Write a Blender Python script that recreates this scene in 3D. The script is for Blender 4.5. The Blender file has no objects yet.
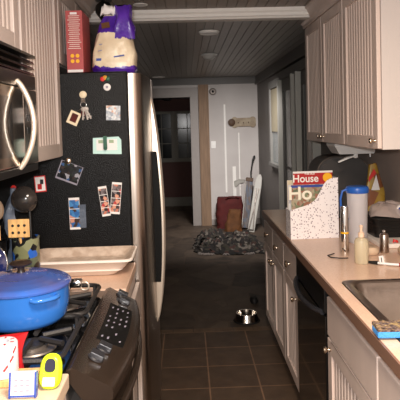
import bpy, bmesh, math, random
from mathutils import Vector, Matrix, noise
R = math.radians
random.seed(7)
scn = bpy.context.scene
C = scn.collection

# ------------------------------------------------------------------ camera, world, lights, exposure
cam = bpy.data.cameras.new('camera'); camo = bpy.data.objects.new('camera', cam); C.objects.link(camo)
cam.sensor_width = 36; cam.lens = 565 / 400 * 36; cam.shift_y = -51.7 / 400; cam.clip_start = .02
yaw, pit, rol = R(1.35), R(2.4), R(1.6)
f = Vector((math.sin(yaw)*math.cos(pit), math.cos(yaw)*math.cos(pit), -math.sin(pit)))
r0 = Vector((math.cos(yaw), -math.sin(yaw), 0)); u0 = r0.cross(f)
r = r0*math.cos(rol) - u0*math.sin(rol); u = u0*math.cos(rol) + r0*math.sin(rol)
camo.matrix_world = Matrix(((r.x, u.x, -f.x, 0), (r.y, u.y, -f.y, 0), (r.z, u.z, -f.z, 1.56), (0, 0, 0, 1)))
scn.camera = camo
w = bpy.data.worlds.new('world'); scn.world = w; w.use_nodes = True
w.node_tree.nodes['Background'].inputs[0].default_value = (1.0, .90, .80, 1)
w.node_tree.nodes['Background'].inputs[1].default_value = .55
def light(name, kind, loc, energy, color, size=.1, rot=(0, 0, 0), size_y=None):
    l = bpy.data.lights.new(name, kind); l.energy = energy; l.color = color
    if kind == 'AREA':
        l.size = size
        if size_y: l.shape = 'RECTANGLE'; l.size_y = size_y
    else: l.shadow_soft_size = size
    o = bpy.data.objects.new(name, l); C.objects.link(o); o.location = loc; o.rotation_euler = rot
    return o
light('camera_flash', 'POINT', (-.03, -.02, 1.64), 58, (1, .97, .95), .03)
light('kitchen_ceiling_lamp', 'AREA', (.25, .7, 2.30), 30, (1, .84, .68), .45)
light('far_room_fill', 'AREA', (.55, 6.2, 2.20), 14, (1, .95, .92), .5, (R(48), 0, 0)).data.spread = R(96)  # unseen fill light, added to brighten the far wall
scn.view_settings.view_transform = 'Standard'; scn.view_settings.look = 'None'
scn.view_settings.exposure = 1.15; scn.view_settings.gamma = 1

# ------------------------------------------------------------------ materials
def s2l(c): return tuple(((x/255)/12.92 if x/255 <= .04045 else ((x/255+.055)/1.055)**2.4) for x in c)
def mat(name, rgb, rough=.5, metal=0, noise_amt=0, noise_scale=20, rgb2=None, bump=0, bump_scale=60, trans=0, alpha=1, ior=1.45, coat=0, stretch=None, spec=None):
    m = bpy.data.materials.new(name); m.use_nodes = True
    nt = m.node_tree; p = nt.nodes['Principled BSDF']
    a = s2l(rgb) + (1,)
    p.inputs['Base Color'].default_value = a; p.inputs['Roughness'].default_value = rough; p.inputs['Metallic'].default_value = metal
    p.inputs['Transmission Weight'].default_value = trans; p.inputs['IOR'].default_value = ior; p.inputs['Alpha'].default_value = alpha
    p.inputs['Coat Weight'].default_value = coat
    if spec is not None: p.inputs['Specular IOR Level'].default_value = spec
    tc = nt.nodes.new('ShaderNodeTexCoord'); mp = nt.nodes.new('ShaderNodeMapping')
    nt.links.new(tc.outputs['Object'], mp.inputs[0])
    if stretch: mp.inputs['Scale'].default_value = stretch
    n = nt.nodes.new('ShaderNodeTexNoise'); n.inputs['Scale'].default_value = noise_scale; n.inputs['Detail'].default_value = 5
    nt.links.new(mp.outputs[0], n.inputs[0])
    b2 = s2l(rgb2) + (1,) if rgb2 else tuple(x*(1-noise_amt) for x in a[:3]) + (1,)
    cr = nt.nodes.new('ShaderNodeValToRGB'); cr.color_ramp.elements[0].position = .35; cr.color_ramp.elements[1].position = .65
    cr.color_ramp.elements[0].color = b2; cr.color_ramp.elements[1].color = a
    nt.links.new(n.outputs[0], cr.inputs[0])
    if noise_amt or rgb2: nt.links.new(cr.outputs[0], p.inputs['Base Color'])
    if bump:
        n2 = nt.nodes.new('ShaderNodeTexNoise'); n2.inputs['Scale'].default_value = bump_scale; n2.inputs['Detail'].default_value = 3
        nt.links.new(mp.outputs[0], n2.inputs[0])
        bp = nt.nodes.new('ShaderNodeBump'); bp.inputs['Strength'].default_value = bump; bp.inputs['Distance'].default_value = .01
        nt.links.new(n2.outputs[0], bp.inputs['Height']); nt.links.new(bp.outputs[0], p.inputs['Normal'])
    m['p'] = 1
    return m
def multi(name, cols, scale=30, rough=.6, kind='cell', bump=0, stretch=None):
    """patchy pattern of several colours"""
    m = bpy.data.materials.new(name); m.use_nodes = True; nt = m.node_tree; p = nt.nodes['Principled BSDF']
    tc = nt.nodes.new('ShaderNodeTexCoord'); mp = nt.nodes.new('ShaderNodeMapping')
    if stretch: mp.inputs['Scale'].default_value = stretch
    nt.links.new(tc.outputs['Object'], mp.inputs[0])
    v = nt.nodes.new('ShaderNodeTexVoronoi'); v.inputs['Scale'].default_value = scale
    nt.links.new(mp.outputs[0], v.inputs[0])
    sx = nt.nodes.new('ShaderNodeSeparateColor'); nt.links.new(v.outputs['Color'], sx.inputs[0])
    cr = nt.nodes.new('ShaderNodeValToRGB'); cr.color_ramp.interpolation = 'CONSTANT'
    while len(cr.color_ramp.elements) < len(cols): cr.color_ramp.elements.new(.5)
    for i, c in enumerate(cols):
        cr.color_ramp.elements[i].position = i/len(cols); cr.color_ramp.elements[i].color = s2l(c)+(1,)
    nt.links.new(sx.outputs[0], cr.inputs[0]); nt.links.new(cr.outputs[0], p.inputs['Base Color'])
    p.inputs['Roughness'].default_value = rough
    if bump:
        bp = nt.nodes.new('ShaderNodeBump'); bp.inputs['Strength'].default_value = bump; bp.inputs['Distance'].default_value = .01
        nt.links.new(v.outputs['Distance'], bp.inputs['Height']); nt.links.new(bp.outputs[0], p.inputs['Normal'])
    return m

M = {}
M['cab'] = mat('cabinet_paint_dimmed', (190, 176, 168), .42, noise_amt=.07, noise_scale=8, stretch=(1, 1, .2))  # same cabinet paint, darkened to imitate weaker light on the left
M['cabR'] = mat('cabinet_paint_brightened', (222, 203, 192), .42, noise_amt=.07, noise_scale=8, stretch=(1, 1, .2))  # same cabinet paint, lightened to imitate stronger light on the right
M['cabside'] = mat('cabinet_paint_lit_end', (212, 202, 196), .5, noise_amt=.06, noise_scale=4, stretch=(1, 1, .3))  # same cabinet paint again, toned for the end that faces the flash
M['counter'] = mat('laminate_counter', (222, 190, 166), .24, rgb2=(212, 178, 156), noise_scale=160)
M['counteredge'] = mat('counter_edge_trim', (126, 96, 80), .35)
M['knob'] = mat('brushed_nickel_knob', (205, 190, 170), .22, 1)
M['steel'] = mat('brushed_steel', (176, 164, 154), .28, 1, noise_amt=.12, noise_scale=30, stretch=(1, 1, .05), bump=.05, bump_scale=80)
M['rangeside'] = mat('grey_range_side', (104, 98, 94), .25, .3)
M['fore'] = mat('foreground_counter_laminate', (196, 174, 152), .4, noise_amt=.06, noise_scale=30)
M['steeldark'] = mat('dark_brushed_steel', (110, 98, 88), .3, 1, noise_amt=.15, noise_scale=20, stretch=(1, .1, 1))
M['polish'] = mat('polished_steel_door', (150, 138, 126), .10, 1)
M['handle'] = mat('satin_handle_metal', (225, 212, 196), .3, .6)
M['chrome'] = mat('chrome', (225, 225, 225), .08, 1)
M['black'] = mat('black_plastic', (16, 15, 15), .35)
M['blackgloss'] = mat('black_gloss', (12, 12, 13), .08, coat=.5)
M['fridgeblack'] = mat('textured_black_enamel', (9, 8, 8), .30, bump=.30, bump_scale=200, spec=.20)
M['blackmatt'] = mat('matt_black_panel', (10, 10, 10), .6, spec=.2)
M['knobdark'] = mat('dark_grey_range_knob', (44, 44, 48), .25, coat=.3)
M['iron'] = mat('cast_iron', (34, 32, 32), .5, bump=.2, bump_scale=300)
M['greymetal'] = mat('grey_burner_metal', (120, 112, 106), .4, .7)
M['rangepanel'] = mat('brown_black_range_panel', (52, 42, 35), .24, .35, noise_amt=.1)
M['dark'] = mat('dark_recess', (14, 12, 11), .8)
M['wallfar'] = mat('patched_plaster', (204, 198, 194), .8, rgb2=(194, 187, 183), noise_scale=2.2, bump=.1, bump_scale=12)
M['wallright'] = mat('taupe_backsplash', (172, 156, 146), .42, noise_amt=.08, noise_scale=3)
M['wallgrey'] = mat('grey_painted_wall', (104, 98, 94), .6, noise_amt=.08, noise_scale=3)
M['trimgrey'] = mat('grey_trim', (112, 110, 106), .5, noise_amt=.05)
M['palecasing'] = mat('pale_casing_edge', (182, 180, 172), .5)
M['frieze'] = mat('dark_frieze', (96, 92, 88), .5)
M['trimwhite'] = mat('white_trim', (244, 240, 234), .5, noise_amt=.03)
M['casing'] = mat('door_casing_paint', (158, 150, 145), .5, noise_amt=.05)
M['stud'] = mat('bare_wood_post', (150, 122, 98), .7, rgb2=(128, 104, 84), noise_scale=10, stretch=(4, 4, .3))
M['ceil'] = mat('beadboard_ceiling_paint', (150, 146, 140), .42, noise_amt=.06, noise_scale=3)
M['ceilk'] = mat('kitchen_ceiling_paint', (150, 138, 128), .5, noise_amt=.05, noise_scale=3)
M['white'] = mat('white_plastic', (246, 244, 240), .4)
M['cream'] = mat('cream_plastic', (225, 210, 180), .45)
M['backtrim'] = mat('dim_back_room_trim', (104, 100, 92), .6, noise_amt=.05)  # trim grey darkened in colour to keep the back room dim
M['maroon'] = mat('maroon_wall', (74, 44, 40), .7, noise_amt=.1)
M['glassdark'] = mat('night_window_glass', (16, 18, 20), .14, spec=.25)
M['glassgrey'] = mat('curtained_glass', (128, 134, 134), .2, noise_amt=.2, noise_scale=8, stretch=(1, 1, .2))
M['pot'] = mat('blue_enamel', (50, 112, 196), .12, noise_amt=.06, noise_scale=6, coat=.6)
M['lid'] = mat('blue_enamel_lid', (54, 98, 182), .2, rgb2=(74, 84, 146), noise_scale=9, coat=.6, stretch=(1, 1, 1))
M['tray'] = mat('pale_roasting_pan', (240, 230, 220), .35, noise_amt=.04)
M['trayin'] = mat('stained_pan_inside', (226, 206, 188), .45, rgb2=(196, 172, 152), noise_scale=30)
M['wood'] = mat('light_wood', (232, 184, 118), .5, rgb2=(190, 150, 98), noise_scale=18, stretch=(3, 3, .4))
M['woodspoon'] = mat('wooden_spoon', (176, 148, 120), .6, noise_amt=.15)
M['purple'] = mat('purple_bag_film', (92, 50, 168), .25, rgb2=(66, 30, 138), noise_scale=12, bump=.4, bump_scale=22)
M['bagcream'] = mat('cream_bag_film', (240, 226, 198), .3, rgb2=(214, 194, 164), noise_scale=9, bump=.4, bump_scale=20)
M['red'] = mat('red_print', (172, 30, 34), .35)
M['boxred'] = mat('dull_red_card', (176, 78, 78), .5, noise_amt=.08)
M['paper'] = mat('paper', (228, 224, 222), .5)
M['paperdim'] = mat('white_paper_dimmed', (196, 192, 200), .5)  # white paper, darkened to offset the strong flash close by
M['pages'] = mat('magazine_pages', (226, 210, 200), .6, noise_amt=.1, noise_scale=90, stretch=(6, .1, .1))
M['yellow'] = mat('yellow_print', (240, 178, 30), .4)
M['neon'] = mat('neon_yellow_plastic', (206, 238, 40), .3)
M['lens'] = mat('dark_display', (44, 44, 60), .1, coat=1)
M['blueplastic'] = mat('blue_plastic_lid', (40, 96, 186), .3)
M['clear'] = mat('frosted_clear_plastic', (236, 232, 234), .3, trans=.45, ior=1.2)
M['liquid'] = mat('pale_soap', (228, 216, 188), .2, trans=.5, ior=1.3)
M['bottlecap'] = mat('pump_cap', (226, 196, 170), .4)
M['bowl'] = mat('bowl_steel', (200, 192, 182), .16, 1)
M['rubber'] = mat('rubber', (24, 22, 22), .6)
M['redcloth'] = mat('red_cloth', (84, 22, 20), .8, noise_amt=.3, noise_scale=12, bump=.3, bump_scale=40)
M['ochre'] = mat('ochre_cloth', (104, 64, 30), .8, noise_amt=.4, noise_scale=12, bump=.3, bump_scale=40)
M['rug'] = multi('rag_rug_weave', [(30, 26, 24), (56, 50, 44), (38, 32, 30), (104, 96, 88), (28, 26, 25), (66, 44, 38), (34, 30, 28), (54, 50, 40)], 24, .95, bump=.8, stretch=(1, 1, 1.6))
M['fringe'] = mat('pale_fringe', (140, 130, 124), .9)
M['board'] = mat('pale_board', (176, 172, 164), .5, noise_amt=.05)
M['packblue'] = multi('printed_package', [(78, 60, 54), (72, 78, 90), (64, 52, 50), (90, 82, 80), (68, 58, 58), (58, 64, 80)], 16, .5, stretch=(3, 1, .8))
M['lidknob'] = mat('dark_lid_knob', (44, 34, 30), .3)
M['brown'] = mat('brown_cap', (84, 60, 42), .6)
M['bone'] = mat('bone_painted_wood', (172, 156, 132), .6, rgb2=(142, 124, 102), noise_scale=14)
M['cloudbag'] = mat('clear_plastic_bag', (196, 180, 174), .2, alpha=.62, bump=.8, bump_scale=30)
M['scrub'] = multi('worn_scrubber', [(132, 108, 84), (100, 82, 72), (160, 136, 96), (116, 98, 92), (88, 74, 72)], 110, .9, bump=.8)
M['sponge'] = mat('blue_sponge', (70, 150, 226), .8, bump=.5, bump_scale=240)
M['sinksteel'] = mat('sink_steel', (150, 140, 132), .3, 1, noise_amt=.2, noise_scale=12, bump=.06, bump_scale=60)
M['appl'] = mat('dark_grey_appliance', (74, 70, 68), .45, noise_amt=.1)
M['silver'] = mat('silver_grey_plastic', (222, 222, 220), .35)
M['yellowbag'] = multi('printed_yellow_bag', [(170, 138, 52), (160, 126, 44), (124, 72, 38), (178, 146, 66), (166, 134, 52)], 14, .4, bump=.1)
M['linen'] = mat('beige_cloth', (206, 180, 152), .9, noise_amt=.15, noise_scale=30)
M['tealpaper'] = mat('pale_teal_paper', (186, 222, 216), .5)
M['green'] = mat('dark_green_clip', (18, 82, 56), .35)
M['greenprint'] = mat('sage_print', (150, 170, 140), .6)
M['photo'] = multi('dark_snapshot', [(16, 16, 20), (30, 34, 40), (12, 12, 14), (150, 150, 160), (24, 24, 30), (52, 84, 130), (50, 40, 38), (24, 36, 30)], 75, .2)
M['photob'] = multi('blue_shirt_snapshots', [(62, 120, 178), (66, 52, 48), (196, 140, 118), (52, 100, 160), (120, 96, 84), (70, 130, 186)], 55, .2)
M['photop'] = multi('booth_snapshots', [(96, 84, 84), (192, 120, 98), (60, 46, 46), (210, 150, 126), (120, 110, 112), (178, 60, 60), (36, 30, 32)], 70, .2)
M['map'] = multi('printed_note', [(180, 186, 192), (200, 206, 210), (150, 160, 172), (220, 220, 220), (168, 176, 186), (200, 160, 140)], 90, .5)
M['crock'] = multi('patterned_crock_glaze', [(120, 122, 88), (96, 104, 84), (44, 98, 190), (20, 20, 26), (134, 136, 104), (24, 24, 24)], 34, .3)
M['smoke'] = mat('smoked_plastic', (52, 48, 46), .15, noise_amt=.3, noise_scale=20, coat=.5)
M['film'] = mat('blue_grey_film', (108, 118, 134), .15, noise_amt=.4, noise_scale=14, bump=.6, bump_scale=30)
M['blueglass'] = mat('cobalt_glass_lid', (34, 42, 92), .06, coat=1, noise_amt=.3, noise_scale=10)
M['redink'] = mat('red_ink', (206, 48, 44), .5)
M['blueink'] = mat('blue_ink', (46, 70, 150), .4)
M['greyink'] = mat('grey_ink', (140, 136, 150), .5)
M['blackink'] = mat('black_ink', (20, 20, 22), .5)
M['whiteink'] = mat('white_ink', (236, 232, 226), .5)
M['lampglass'] = mat('frosted_lamp_glass', (226, 222, 216), .3)
M['shade'] = mat('dull_beige_shade', (150, 140, 118), .7, noise_amt=.1)
M['cover'] = multi('house_cover_picture', [(168, 158, 132), (122, 130, 100), (160, 138, 120), (96, 108, 84), (176, 168, 148), (150, 104, 84)], 60, .3)
M['goldink'] = mat('pale_cover_letters', (240, 234, 214), .4)
M['amber'] = mat('amber', (196, 140, 40), .4)

def dots_material():
    m = bpy.data.materials.new('floral_dotted_card'); m.use_nodes = True; nt = m.node_tree; p = nt.nodes['Principled BSDF']
    p.inputs['Roughness'].default_value = .45
    tc = nt.nodes.new('ShaderNodeTexCoord')
    v = nt.nodes.new('ShaderNodeTexVoronoi'); v.inputs['Scale'].default_value = 78; v.inputs['Randomness'].default_value = .8
    nt.links.new(tc.outputs['Object'], v.inputs[0])
    cr = nt.nodes.new('ShaderNodeValToRGB'); cr.color_ramp.interpolation = 'LINEAR'
    cr.color_ramp.elements[0].position = .16; cr.color_ramp.elements[0].color = s2l((110, 84, 104))+(1,)
    cr.color_ramp.elements[1].position = .36; cr.color_ramp.elements[1].color = s2l((246, 240, 240))+(1,)
    nt.links.new(v.outputs['Distance'], cr.inputs[0]); nt.links.new(cr.outputs[0], p.inputs['Base Color'])
    return m
M['dots'] = dots_material()

def floor_tile_material():
    m = bpy.data.materials.new('brown_square_tile'); m.use_nodes = True; nt = m.node_tree; p = nt.nodes['Principled BSDF']
    tc = nt.nodes.new('ShaderNodeTexCoord'); mp = nt.nodes.new('ShaderNodeMapping')
    mp.inputs['Location'].default_value = (-.098+.002, -3.285+.002, 0)
    nt.links.new(tc.outputs['Object'], mp.inputs[0])
    b = nt.nodes.new('ShaderNodeTexBrick'); b.offset = 0; b.squash = 1
    b.inputs['Scale'].default_value = 1; b.inputs['Brick Width'].default_value = .302; b.inputs['Row Height'].default_value = .302
    b.inputs['Mortar Size'].default_value = .005; b.inputs['Mortar Smooth'].default_value = .3
    b.inputs['Color1'].default_value = s2l((92, 76, 63))+(1,); b.inputs['Color2'].default_value = s2l((82, 68, 57))+(1,)
    b.inputs['Mortar'].default_value = s2l((140, 112, 90))+(1,)
    nt.links.new(mp.outputs[0], b.inputs[0])
    n = nt.nodes.new('ShaderNodeTexNoise'); n.inputs['Scale'].default_value = 9; n.inputs['Detail'].default_value = 6
    nt.links.new(mp.outputs[0], n.inputs[0])
    mx = nt.nodes.new('ShaderNodeMix'); mx.data_type = 'RGBA'; mx.blend_type = 'MULTIPLY'; mx.inputs[0].default_value = .7
    cr = nt.nodes.new('ShaderNodeValToRGB'); cr.color_ramp.elements[0].position = .3; cr.color_ramp.elements[1].position = .7
    cr.color_ramp.elements[0].color = (.62, .6, .6, 1); cr.color_ramp.elements[1].color = (1.15, 1.1, 1.05, 1)
    nt.links.new(n.outputs[0], cr.inputs[0]); nt.links.new(b.outputs['Color'], mx.inputs[6]); nt.links.new(cr.outputs[0], mx.inputs[7])
    nt.links.new(mx.outputs[2], p.inputs['Base Color'])
    p.inputs['Roughness'].default_value = .5; p.inputs['Specular IOR Level'].default_value = .25
    bp = nt.nodes.new('ShaderNodeBump'); bp.inputs['Strength'].default_value = .35; bp.inputs['Distance'].default_value = .006
    nt.links.new(n.outputs[0], bp.inputs['Height']); nt.links.new(bp.outputs[0], p.inputs['Normal'])
    return m
def slate_material():
    m = bpy.data.materials.new('irregular_slate'); m.use_nodes = True; nt = m.node_tree; p = nt.nodes['Principled BSDF']
    tc = nt.nodes.new('ShaderNodeTexCoord'); mp = nt.nodes.new('ShaderNodeMapping'); mp.inputs['Scale'].default_value = (1, .8, 1)
    nt.links.new(tc.outputs['Object'], mp.inputs[0])
    v = nt.nodes.new('ShaderNodeTexVoronoi'); v.inputs['Scale'].default_value = 3.4; v.feature = 'DISTANCE_TO_EDGE'
    v2 = nt.nodes.new('ShaderNodeTexVoronoi'); v2.inputs['Scale'].default_value = 3.4
    for q in (v, v2): nt.links.new(mp.outputs[0], q.inputs[0])
    cr = nt.nodes.new('ShaderNodeValToRGB'); cr.color_ramp.elements[0].position = .012; cr.color_ramp.elements[1].position = .03
    nt.links.new(v.outputs[0], cr.inputs[0])
    n = nt.nodes.new('ShaderNodeTexNoise'); n.inputs['Scale'].default_value = 7; n.inputs['Detail'].default_value = 7
    nt.links.new(mp.outputs[0], n.inputs[0])
    sp = nt.nodes.new('ShaderNodeSeparateColor'); nt.links.new(v2.outputs['Color'], sp.inputs[0])
    ma = nt.nodes.new('ShaderNodeMath'); ma.operation = 'MULTIPLY_ADD'; ma.inputs[1].default_value = .45; nt.links.new(sp.outputs[0], ma.inputs[0]); 
    mb = nt.nodes.new('ShaderNodeMath'); mb.operation = 'MULTIPLY'; mb.inputs[1].default_value = .6; nt.links.new(n.outputs[0], mb.inputs[0])
    nt.links.new(mb.outputs[0], ma.inputs[2])
    c2 = nt.nodes.new('ShaderNodeValToRGB'); c2.color_ramp.elements[0].position = .2; c2.color_ramp.elements[1].position = .8
    c2.color_ramp.elements[0].color = s2l((58, 51, 46))+(1,); c2.color_ramp.elements[1].color = s2l((104, 90, 78))+(1,)
    nt.links.new(ma.outputs[0], c2.inputs[0])
    mx = nt.nodes.new('ShaderNodeMix'); mx.data_type = 'RGBA'; mx.inputs[6].default_value = s2l((90, 76, 65))+(1,)
    nt.links.new(cr.outputs[0], mx.inputs[0]); nt.links.new(c2.outputs[0], mx.inputs[7]); nt.links.new(mx.outputs[2], p.inputs['Base Color'])
    p.inputs['Roughness'].default_value = .6; p.inputs['Specular IOR Level'].default_value = .2
    bp = nt.nodes.new('ShaderNodeBump'); bp.inputs['Strength'].default_value = .5; bp.inputs['Distance'].default_value = .01
    nt.links.new(n.outputs[0], bp.inputs['Height']); nt.links.new(bp.outputs[0], p.inputs['Normal'])
    return m
M['tile'] = floor_tile_material(); M['slate'] = slate_material()

# ------------------------------------------------------------------ mesh helpers
class B:
    def __init__(s): s.bm = bmesh.new(); s.mi = 0
    def face(s, vs):
        try: fc = s.bm.faces.new(vs); fc.material_index = s.mi; return fc
        except ValueError: return None
    def box(s, x0, x1, y0, y1, z0, z1):
        v = [s.bm.verts.new(p) for p in ((x0,y0,z0),(x1,y0,z0),(x1,y1,z0),(x0,y1,z0),(x0,y0,z1),(x1,y0,z1),(x1,y1,z1),(x0,y1,z1))]
        for q in ((0,3,2,1),(4,5,6,7),(0,1,5,4),(1,2,6,5),(2,3,7,6),(3,0,4,7)): s.face([v[i] for i in q])
        return s
    def obox(s, c, sx, sy, sz, rot=None):
        """box centred at c turned by a matrix"""
        rot = rot or Matrix.Identity(3)
        v = [s.bm.verts.new(Vector(c) + rot @ Vector((a*sx/2, b*sy/2, d*sz/2))) for d in (-1, 1) for a, b in ((-1,-1),(1,-1),(1,1),(-1,1))]
        for q in ((0,3,2,1),(4,5,6,7),(0,1,5,4),(1,2,6,5),(2,3,7,6),(3,0,4,7)): s.face([v[i] for i in q])
        return s
    def loft(s, loops, cap0=True, cap1=True, closed=True):
        L = [[s.bm.verts.new(p) for p in lp] for lp in loops]
        n = len(L[0])
        for a, b in zip(L, L[1:]):
            for i in range(n if closed else n-1):
                s.face([a[i], a[(i+1) % n], b[(i+1) % n], b[i]])
        if cap0: s.face(L[0][::-1])
        if cap1: s.face(L[-1])
        return s
    def lathe(s, prof, c=(0,0,0), axis='z', n=24):
        """prof: list of (radius, height)"""
        loops = []
        for rr, h in prof:
            lp = []
            for i in range(n):
                a = 2*math.pi*i/n; ca, sa = rr*math.cos(a), rr*math.sin(a)
                d = {'z': (ca, sa, h), 'x': (h, ca, sa), 'y': (ca, h, sa)}[axis]
                lp.append((c[0]+d[0], c[1]+d[1], c[2]+d[2]))
            loops.append(lp)
        return s.loft(loops)
    def tube(s, pts, rad, n=8, caps=True):
        pts = [Vector(p) for p in pts]; loops = []
        rads = rad if isinstance(rad, (list, tuple)) else [rad]*len(pts)
        up = Vector((0, 0, 1))
        prev = None
        for i, p in enumerate(pts):
            t = (pts[min(i+1, len(pts)-1)] - pts[max(i-1, 0)]).normalized()
            if prev is None:
                a = t.cross(up)
                if a.length < .1: a = t.cross(Vector((0, 1, 0)))
            else: a = prev - t*prev.dot(t)
            a.normalize(); b = t.cross(a); prev = a
            loops.append([p + a*rads[i]*math.cos(2*math.pi*k/n) + b*rads[i]*math.sin(2*math.pi*k/n) for k in range(n)])
        return s.loft(loops, caps, caps)
    def prism(s, poly, plane, a0, a1):
        def mk(p, a): return {'xz': (p[0], a, p[1]), 'yz': (a, p[0], p[1]), 'xy': (p[0], p[1], a)}[plane]
        return s.loft([[mk(p, a0) for p in poly], [mk(p, a1) for p in poly]])
    def torus(s, c, R_, r_, axis='z', n=24, m=8, sc=(1, 1)):
        pts = []
        for i in range(n+1):
            a = 2*math.pi*i/n; x, y = R_*math.cos(a)*sc[0], R_*math.sin(a)*sc[1]
            d = {'z': (x, y, 0), 'x': (0, x, y), 'y': (x, 0, y)}[axis]
            pts.append((c[0]+d[0], c[1]+d[1], c[2]+d[2]))
        return s.tube(pts, r_, m, False)
    def xf(s, m): bmesh.ops.transform(s.bm, matrix=m, verts=s.bm.verts); return s

ROOT = {}
def obj(name, b, m, parent=None, smooth=False, bevel=0, origin=None, label=None):
    bmesh.ops.remove_doubles(b.bm, verts=b.bm.verts, dist=1e-6)
    bmesh.ops.recalc_face_normals(b.bm, faces=b.bm.faces)
    me = bpy.data.meshes.new(name)
    if parent is None:
        if origin is None:
            xs = [v.co for v in b.bm.verts]
            origin = Vector(((min(v.x for v in xs)+max(v.x for v in xs))/2, (min(v.y for v in xs)+max(v.y for v in xs))/2, min(v.z for v in xs)))
        rt = Vector(origin)
    else: rt = ROOT[parent.name]
    bmesh.ops.translate(b.bm, verts=b.bm.verts, vec=-rt)
    b.bm.to_mesh(me); b.bm.free()
    for mm in (m if isinstance(m, (list, tuple)) else [m]): me.materials.append(M[mm] if isinstance(mm, str) else mm)
    if smooth:
        for p in me.polygons: p.use_smooth = True
        me.set_sharp_from_angle(angle=R(50))
    o = bpy.data.objects.new(name, me); C.objects.link(o)
    if parent is None: o.location = rt
    else: o.parent = parent
    ROOT[o.name] = rt
    if bevel:
        md = o.modifiers.new('bevel', 'BEVEL'); md.width = bevel; md.segments = 2; md.limit_method = 'ANGLE'; md.angle_limit = R(40)
    if label: o['label'] = label
    return o
def thing(name, label, cat, loc, group=None):
    o = bpy.data.objects.new(name, None); C.objects.link(o); o.location = loc; o.empty_display_size = .05
    ROOT[o.name] = Vector(loc); o['label'] = label; o['category'] = cat
    if group: o['group'] = group
    return o
def tag(o, label, cat, group=None, kind=None):
    o['label'] = label; o['category'] = cat
    if group: o['group'] = group
    if kind: o['kind'] = kind
    return o
def struct(name, b, m, parent=None, **k):
    o = obj(name, b, m, parent, **k)
    if parent is None: o['kind'] = 'structure'
    return o
def text(name, body, size, loc, rot, m, parent, sx=1, bold=0):
    cu = bpy.data.curves.new(name, 'FONT'); cu.body = body; cu.size = size; cu.extrude = .0004; cu.offset = bold
    cu.align_x = 'CENTER'; cu.align_y = 'CENTER'
    t = bpy.data.objects.new(name+'_tmp', cu); C.objects.link(t)
    dg = bpy.context.evaluated_depsgraph_get(); dg.update()
    me = bpy.data.meshes.new_from_object(t.evaluated_get(dg)); bpy.data.objects.remove(t)
    me.materials.clear(); me.materials.append(M[m])
    mt = Matrix.Translation(Vector(loc)) @ rot.to_4x4() @ Matrix.Diagonal((sx, 1, 1, 1))
    me.transform(Matrix.Translation(-ROOT[parent.name]) @ mt)
    o = bpy.data.objects.new(name, me); C.objects.link(o); o.parent = parent; ROOT[o.name] = ROOT[parent.name]
    return o
RX90 = Matrix.Rotation(R(90), 3, 'X')
def rrect(x0, x1, y0, y1, z, rad, n=4):
    pts = []
    for cx, cy, a0 in ((x1-rad, y1-rad, 0), (x0+rad, y1-rad, 90), (x0+rad, y0+rad, 180), (x1-rad, y0+rad, 270)):
        for k in range(n+1):
            a = R(a0+90*k/n); pts.append((cx+rad*math.cos(a), cy+rad*math.sin(a), z))
    return pts

# ------------------------------------------------------------------ the setting
LW, RW, RWF, FW = -.90, 1.23, 1.11, 8.70
b = B().box(LW-.1, RW+.1, -1.2, 4.19, -.05, 0); struct('floor', b, 'tile', origin=(0, 0, 0))
b = B().box(LW-.1, RW+.1, 4.19, 11.0, -.05, 0); struct('floor', b, 'slate', origin=(0, 0, 0))
b = B()
xx = LW
while xx < .62:
    b.box(xx, min(xx+.148, .62), 4.192, 4.262, -.002, .0012); xx += .152
struct('trim_11', b, mat('border_tile', (112, 92, 74), .55, noise_amt=.3, noise_scale=12, spec=.25))
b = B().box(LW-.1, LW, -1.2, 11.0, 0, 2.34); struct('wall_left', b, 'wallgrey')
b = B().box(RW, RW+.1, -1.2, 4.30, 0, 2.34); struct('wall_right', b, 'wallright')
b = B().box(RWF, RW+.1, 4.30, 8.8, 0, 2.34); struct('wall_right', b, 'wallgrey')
b = B(); b.box(LW, -.51, FW, FW+.1, 0, 2.275); b.box(.07, RWF, FW, FW+.1, 0, 2.275); b.box(-.51, .07, FW, FW+.1, 2.0, 2.275)
struct('wall_far', b, 'wallfar')
def planks(b, x0, x1, y0, y1, z, th, pitch, g=.007, d=.006):
    pts = [(x0, z+th), (x0, z)]; x = x0 + pitch
    while x < x1 - g:
        pts += [(x-g/2, z), (x-g/4, z+d), (x+g/4, z+d), (x+g/2, z)]; x += pitch
    pts += [(x1, z), (x1, z+th)]
    n = len(pts)
    A = [b.bm.verts.new((p[0], y0, p[1])) for p in pts]; D = [b.bm.verts.new((p[0], y1, p[1])) for p in pts]
    for i in range(n-1): b.face([A[i], A[i+1], D[i+1], D[i]])
    b.box(x0, x1, y0, y1, z+th, z+th+.02)
    return b
struct('ceiling', planks(B(), LW, RW, -1.2, 3.88, 2.34, .02, .066), 'ceilk')
struct('ceiling', planks(B(), LW, RW, 3.92, FW, 2.275, .02, .066), 'ceil')
b = B().prism([(3.84, 2.34), (3.84, 2.318), (3.853, 2.306), (3.853, 2.288), (3.862, 2.283), (3.87, 2.272), (3.96, 2.272), (3.96, 2.34)], 'yz', LW, RW)
struct('trim_1', b, 'trimwhite')
b = B().box(LW, RWF, FW-.03, FW, 2.17, 2.275); b.box(LW, RWF, FW-.045, FW-.03, 2.17, 2.19); struct('trim_2', b, 'frieze')
b = B().box(RWF-.03, RWF, 4.30, FW-.05, 2.15, 2.275); b.box(RWF-.045, RWF-.03, 4.30, FW-.05, 2.15, 2.17); struct('trim_3', b, 'frieze')
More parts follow.
